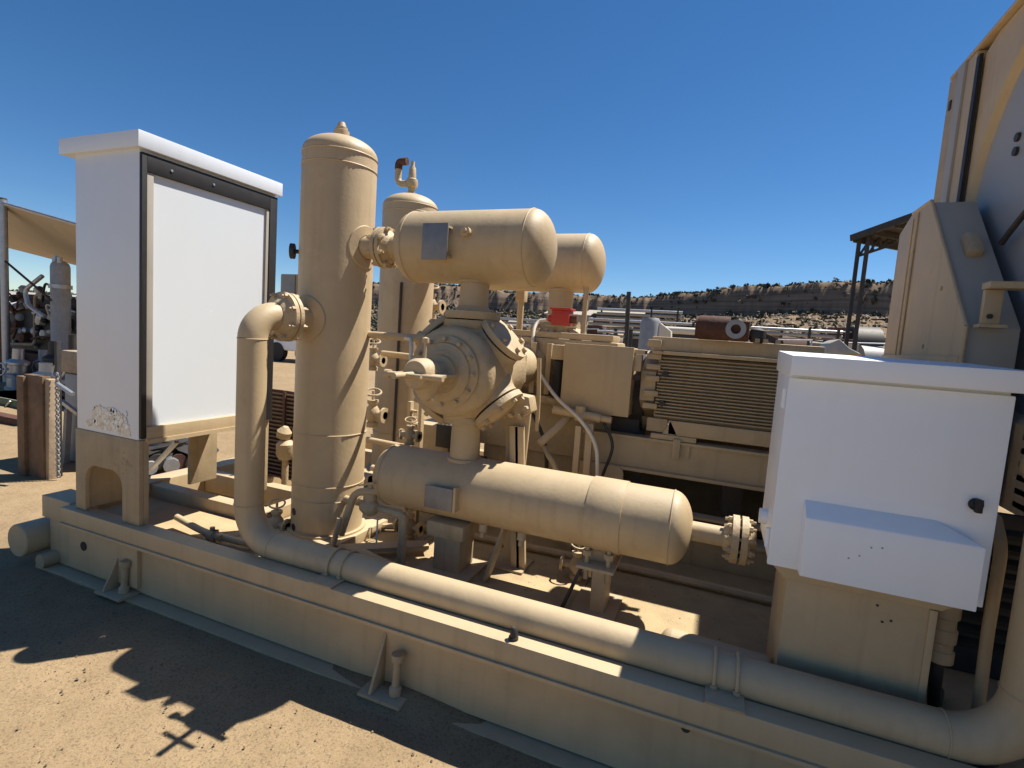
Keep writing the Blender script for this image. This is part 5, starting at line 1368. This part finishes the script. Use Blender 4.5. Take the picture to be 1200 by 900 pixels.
# ------------------------------------------------------------------ far yard seen behind the machinery
def yard_back():
    # shelter roof on thin trussed posts, turned about 48 degrees to the skid
    Y = 14.0
    a = at(999, 279, Y); e1 = V(0.67, -0.74, 0.19); e2 = V(0.74, 0.67, 0.0); up = V(0, 0, 1)
    t = thing("open_shelter", "dark lean-to shelter roof on slender truss posts, left of the belt guard", "shelter", (a.x, Y, 0))
    part(t, "roof_sheet", G().prism([a + up * 0.02, a + e1 * 3 + up * 0.02, a + e1 * 3 + e2 * 4.5 + up * 0.02, a + e2 * 4.5 + up * 0.02], up * 0.05), ROOFT)
    part(t, "fascia", G().bar(a + e1 * -0.02 - e2 * 0.03 + up * 0.0, a + e1 * 3 - e2 * 0.03, 0.05, 0.14, up=(0, 0, 1)), DARK)
    for k in range(7):
        q = a + e1 * (0.05 + 0.45 * k) - up * 0.05
        part(t, "purlin", G().bar(q, q + e2 * 4.4, 0.06, 0.12), DARK)
    p1, p2 = a + e1 * 0.08 + e2 * 0.12, a + e1 * 0.30 + e2 * 0.10
    for q in (p1, p2, p1 + e2 * 4.2, a + e1 * 2.9 + e2 * 0.1, a + e1 * 2.9 + e2 * 4.2):
        part(t, "post", G().bar((q.x, q.y, -0.05), (q.x, q.y, q.z), 0.075), DARK)
    c0 = p1 - up * 0.42; c1 = p1 + e2 * 4.2 - up * 0.12
    c1 = p1 + e1 * 0.5 + e2 * 1.2 + up * 0.02
    part(t, "truss_chord", G().bar(c0, c1, 0.055), DARK)
    top = lambda f: p1 + (e1 * 0.5 + e2 * 1.2) * f - up * 0.0
    low = lambda f: c0.lerp(c1, f)
    for f0, f1 in ((0.03, 0.2), (0.2, 0.34), (0.34, 0.52), (0.52, 0.66), (0.66, 0.85)):
        part(t, "truss_web", G().bar(low(f0), top(f1), 0.04), DARK)
        part(t, "truss_web", G().bar(top(f1), low(f1 + 0.06), 0.04), DARK)
    # stacked pipe racks
    rnd = random.Random(4)
    for i, (px0, px1, py, Y, n) in enumerate(((690, 820, 374, 22, 3), (700, 800, 362, 34, 3), (560, 640, 372, 24, 3), (880, 990, 384, 26, 2), (700, 760, 388, 14, 2))):
        a, b = at(px0, py, Y), at(px1, py, Y)
        t = thing("pipe_rack", ("near rack of grey pipes behind the junction box", "far rack of pale pipes under the hills", "rack of grey pipes seen under the upper bottle", "rack of pipes right of the rusty valve", "low pipe rack just above the junction box")[i], "pipe rack", (a.x, Y, 0), "pipe racks in the far yard")
        for k in range(n):
            z = a.z - 0.16 * k * (Y / 20)
            part(t, "pipe", G().cyl((a.x, Y, z), (b.x, Y + 0.3, z + 0.02), 0.055 * Y / 20, n=10), (GALV, LGREY, PALEWOOD)[k % 3])
        for f in (0.05, 0.35, 0.65, 0.95):
            x = a.x + (b.x - a.x) * f
            part(t, "rack_post", G().box(x - 0.05, x + 0.05, Y + 0.1, Y + 0.2, -0.3, a.z + 0.1), DARK)
    a, b = at(737, 342, 12), at(737, 402, 12)
    solo("utility_post", "lone dark post standing behind the junction box", "post", G().cyl((b.x, 12, -0.02), (a.x, 12, a.z), 0.05, n=10), DARK)
    p = at(768, 385, 13)
    t = thing("grey_hopper", "grey hopper with a pale sloped chute behind the motor's left end", "hopper", (p.x, 13, 0))
    q = at(751, 372, 13)
    part(t, "drum", G().lathe([(0, 0), (0.2, 0), (0.24, 0.3), (0.24, q.z - 0.1), (0.18, q.z), (0, q.z)], (p.x - 0.12, 13, 0), (0, 0, 1), 20), GREY)
    part(t, "chute", G().prism([at(768, 374, 12.9), at(786, 388, 12.9), at(786, 396, 12.9), at(766, 396, 12.9)], (0, 0.4, 0)), CONDUIT)
    p = at(800, 388, 14)
    t = thing("pale_tank_trailer", "pale low tank lying behind the rusty valve", "tank", (p.x, 14, 0))
    part(t, "shell", G().cyl((p.x - 0.8, 14, p.z), (p.x + 1.2, 14, p.z), 0.10, n=14), CONDUIT)
    part(t, "stand", G().box(p.x - 0.5, p.x + 0.5, 13.95, 14.1, 0, p.z - 0.05), DARK)
    p = at(985, 405, 9)
    t = thing("blue_grey_tarp", "blue-grey covered load behind the white box's top edge", "load", (p.x, 9, 0))
    part(t, "cover", G().prism([at(969, 415, 9), at(972, 402, 9), at(984, 397, 9), at(996, 408, 9), at(1010, 415, 9)], (0, 0.8, 0)), GREY, bev=0.03)
    a, b = at(969, 415, 9.1), at(1010, 415, 9.1)
    part(t, "pallet", G().box(a.x, b.x, 9.1, 9.7, -0.01, b.z), PALEWOOD)
    rnd = random.Random(77)
    spots = ((545, 372, 26), (590, 376, 20), (627, 372, 28), (675, 380, 18), (705, 378, 30), (830, 380, 30), (905, 392, 20), (930, 388, 32), (955, 392, 24), (1025, 398, 34), (985, 384, 40), (690, 372, 44))
    kinds = ("pale pipe spools stacked", "dark pump skid parked", "grey drum laid", "rusty frame lying", "pale tank saddle standing", "dark crate stacked", "grey valve body standing", "pale beam bundle lying", "rusty drum standing", "pale crate standing", "dark shed frame standing", "grey pipe bundle lying")
    wheres = ("left of the upper bottle's neck", "right of the upper bottle's neck", "just under the upper bottle", "beside the rear bottle's neck", "beyond the lone post", "beyond the rusty valve", "right of the black fitting", "far right of the rusty valve", "between rusty valve and shelter posts", "behind the shelter posts", "under the cliff left of the shelter", "beyond the pipe racks")
    for i, (px, py, Y) in enumerate(spots):
        p = at(px, py, Y); k = Y / 20
        t = thing("yard_equipment", kinds[i] + " in the far yard " + wheres[i], "equipment", (p.x, Y, 0))
        m1 = (CONDUIT, DARK, GREY, RUST, PALEWOOD, DARK, GREY, PALEWOOD, RUST, CONDUIT, DARK, LGREY)[i]
        for q in range(3):
            x = p.x + (q - 1) * 0.7 * k; hgt = max(0.3, p.z * rnd.uniform(0.75, 1.05))
            part(t, ("base", "body", "end_piece")[q], G().box(x - 0.3 * k, x + 0.3 * k, Y + 0.1 * q, Y + 0.8 + 0.1 * q, -0.3, hgt) if (i + q) % 2 else G().cyl((x - 0.4 * k, Y, hgt * 0.6), (x + 0.35 * k, Y + 0.2, hgt * 0.6), hgt * 0.4, n=14), m1 if q != 1 else (GREY, RUST, CONDUIT)[i % 3], bev=0 if (i + q) % 2 == 0 else 0.02)
        part(t, "pipe_rail", G().tube([(p.x - 1.2 * k, Y - 0.1, 0), (p.x - 1.2 * k, Y - 0.1, p.z * 0.9), (p.x + 1.2 * k, Y - 0.1, p.z * 0.95), (p.x + 1.2 * k, Y - 0.1, 0)], 0.04 * k, 6), (GALV, CONDUIT, RUST)[i % 3])
    # white pickup seen left of the tall vessel
    p = at(340, 415, 16)
    t = thing("pickup_truck", "white pickup truck parked far behind, between the pipe and the tall vessel", "truck", (p.x, 16, 0))
    part(t, "body", G().box(p.x - 1.2, p.x + 1.6, 16, 17.7, 0.45, 0.95), WHITE, bev=0.08)
    part(t, "cab", G().prism([(p.x - 0.7, 16.1, 0.95), (p.x - 0.5, 16.1, 1.6), (p.x + 0.6, 16.1, 1.6), (p.x + 0.8, 16.1, 0.95)], (0, 1.5, 0)), WHITE, bev=0.05)
    part(t, "window", G().prism([(p.x - 0.5, 16.08, 1.0), (p.x - 0.4, 16.08, 1.5), (p.x + 0.5, 16.08, 1.5), (p.x + 0.62, 16.08, 1.0)], (0, 0.03, 0)), BLACK)
    for dx in (-0.7, 1.1):
        part(t, "wheel", G().cyl((p.x + dx, 15.97, 0.38), (p.x + dx, 16.2, 0.38), 0.38, n=18), BLACK)
    # rows of stored equipment under the hill
    for i, (px, py, Y, w, h, mt, lab) in enumerate(((540, 366, 30, 2.0, 1.4, GREY, "small grey storage shed seen beside the cylinder neck"), (665, 366, 36, 3.0, 1.2, LGREY, "pale long shed under the rear bottle"),
                                       (720, 366, 40, 4.0, 1.3, DARK, "dark open shed in the far yard left of the post"))):
        p = at(px, py, Y)
        t = thing("storage_shed", lab, "shed", (p.x, Y, 0))
        part(t, "wall", G().box(p.x - w / 2, p.x + w / 2, Y, Y + 2, -0.3, p.z - 0.2), mt)
        part(t, "roof", G().prism([(p.x - w / 2 - 0.2, Y - 0.2, p.z - 0.2), (p.x + w / 2 + 0.2, Y - 0.2, p.z - 0.2), (p.x + w / 2 + 0.2, Y + 1, p.z + 0.1), (p.x - w / 2 - 0.2, Y + 1, p.z + 0.1)], (0, 0, 0.06)), LGREY)
yard_back()
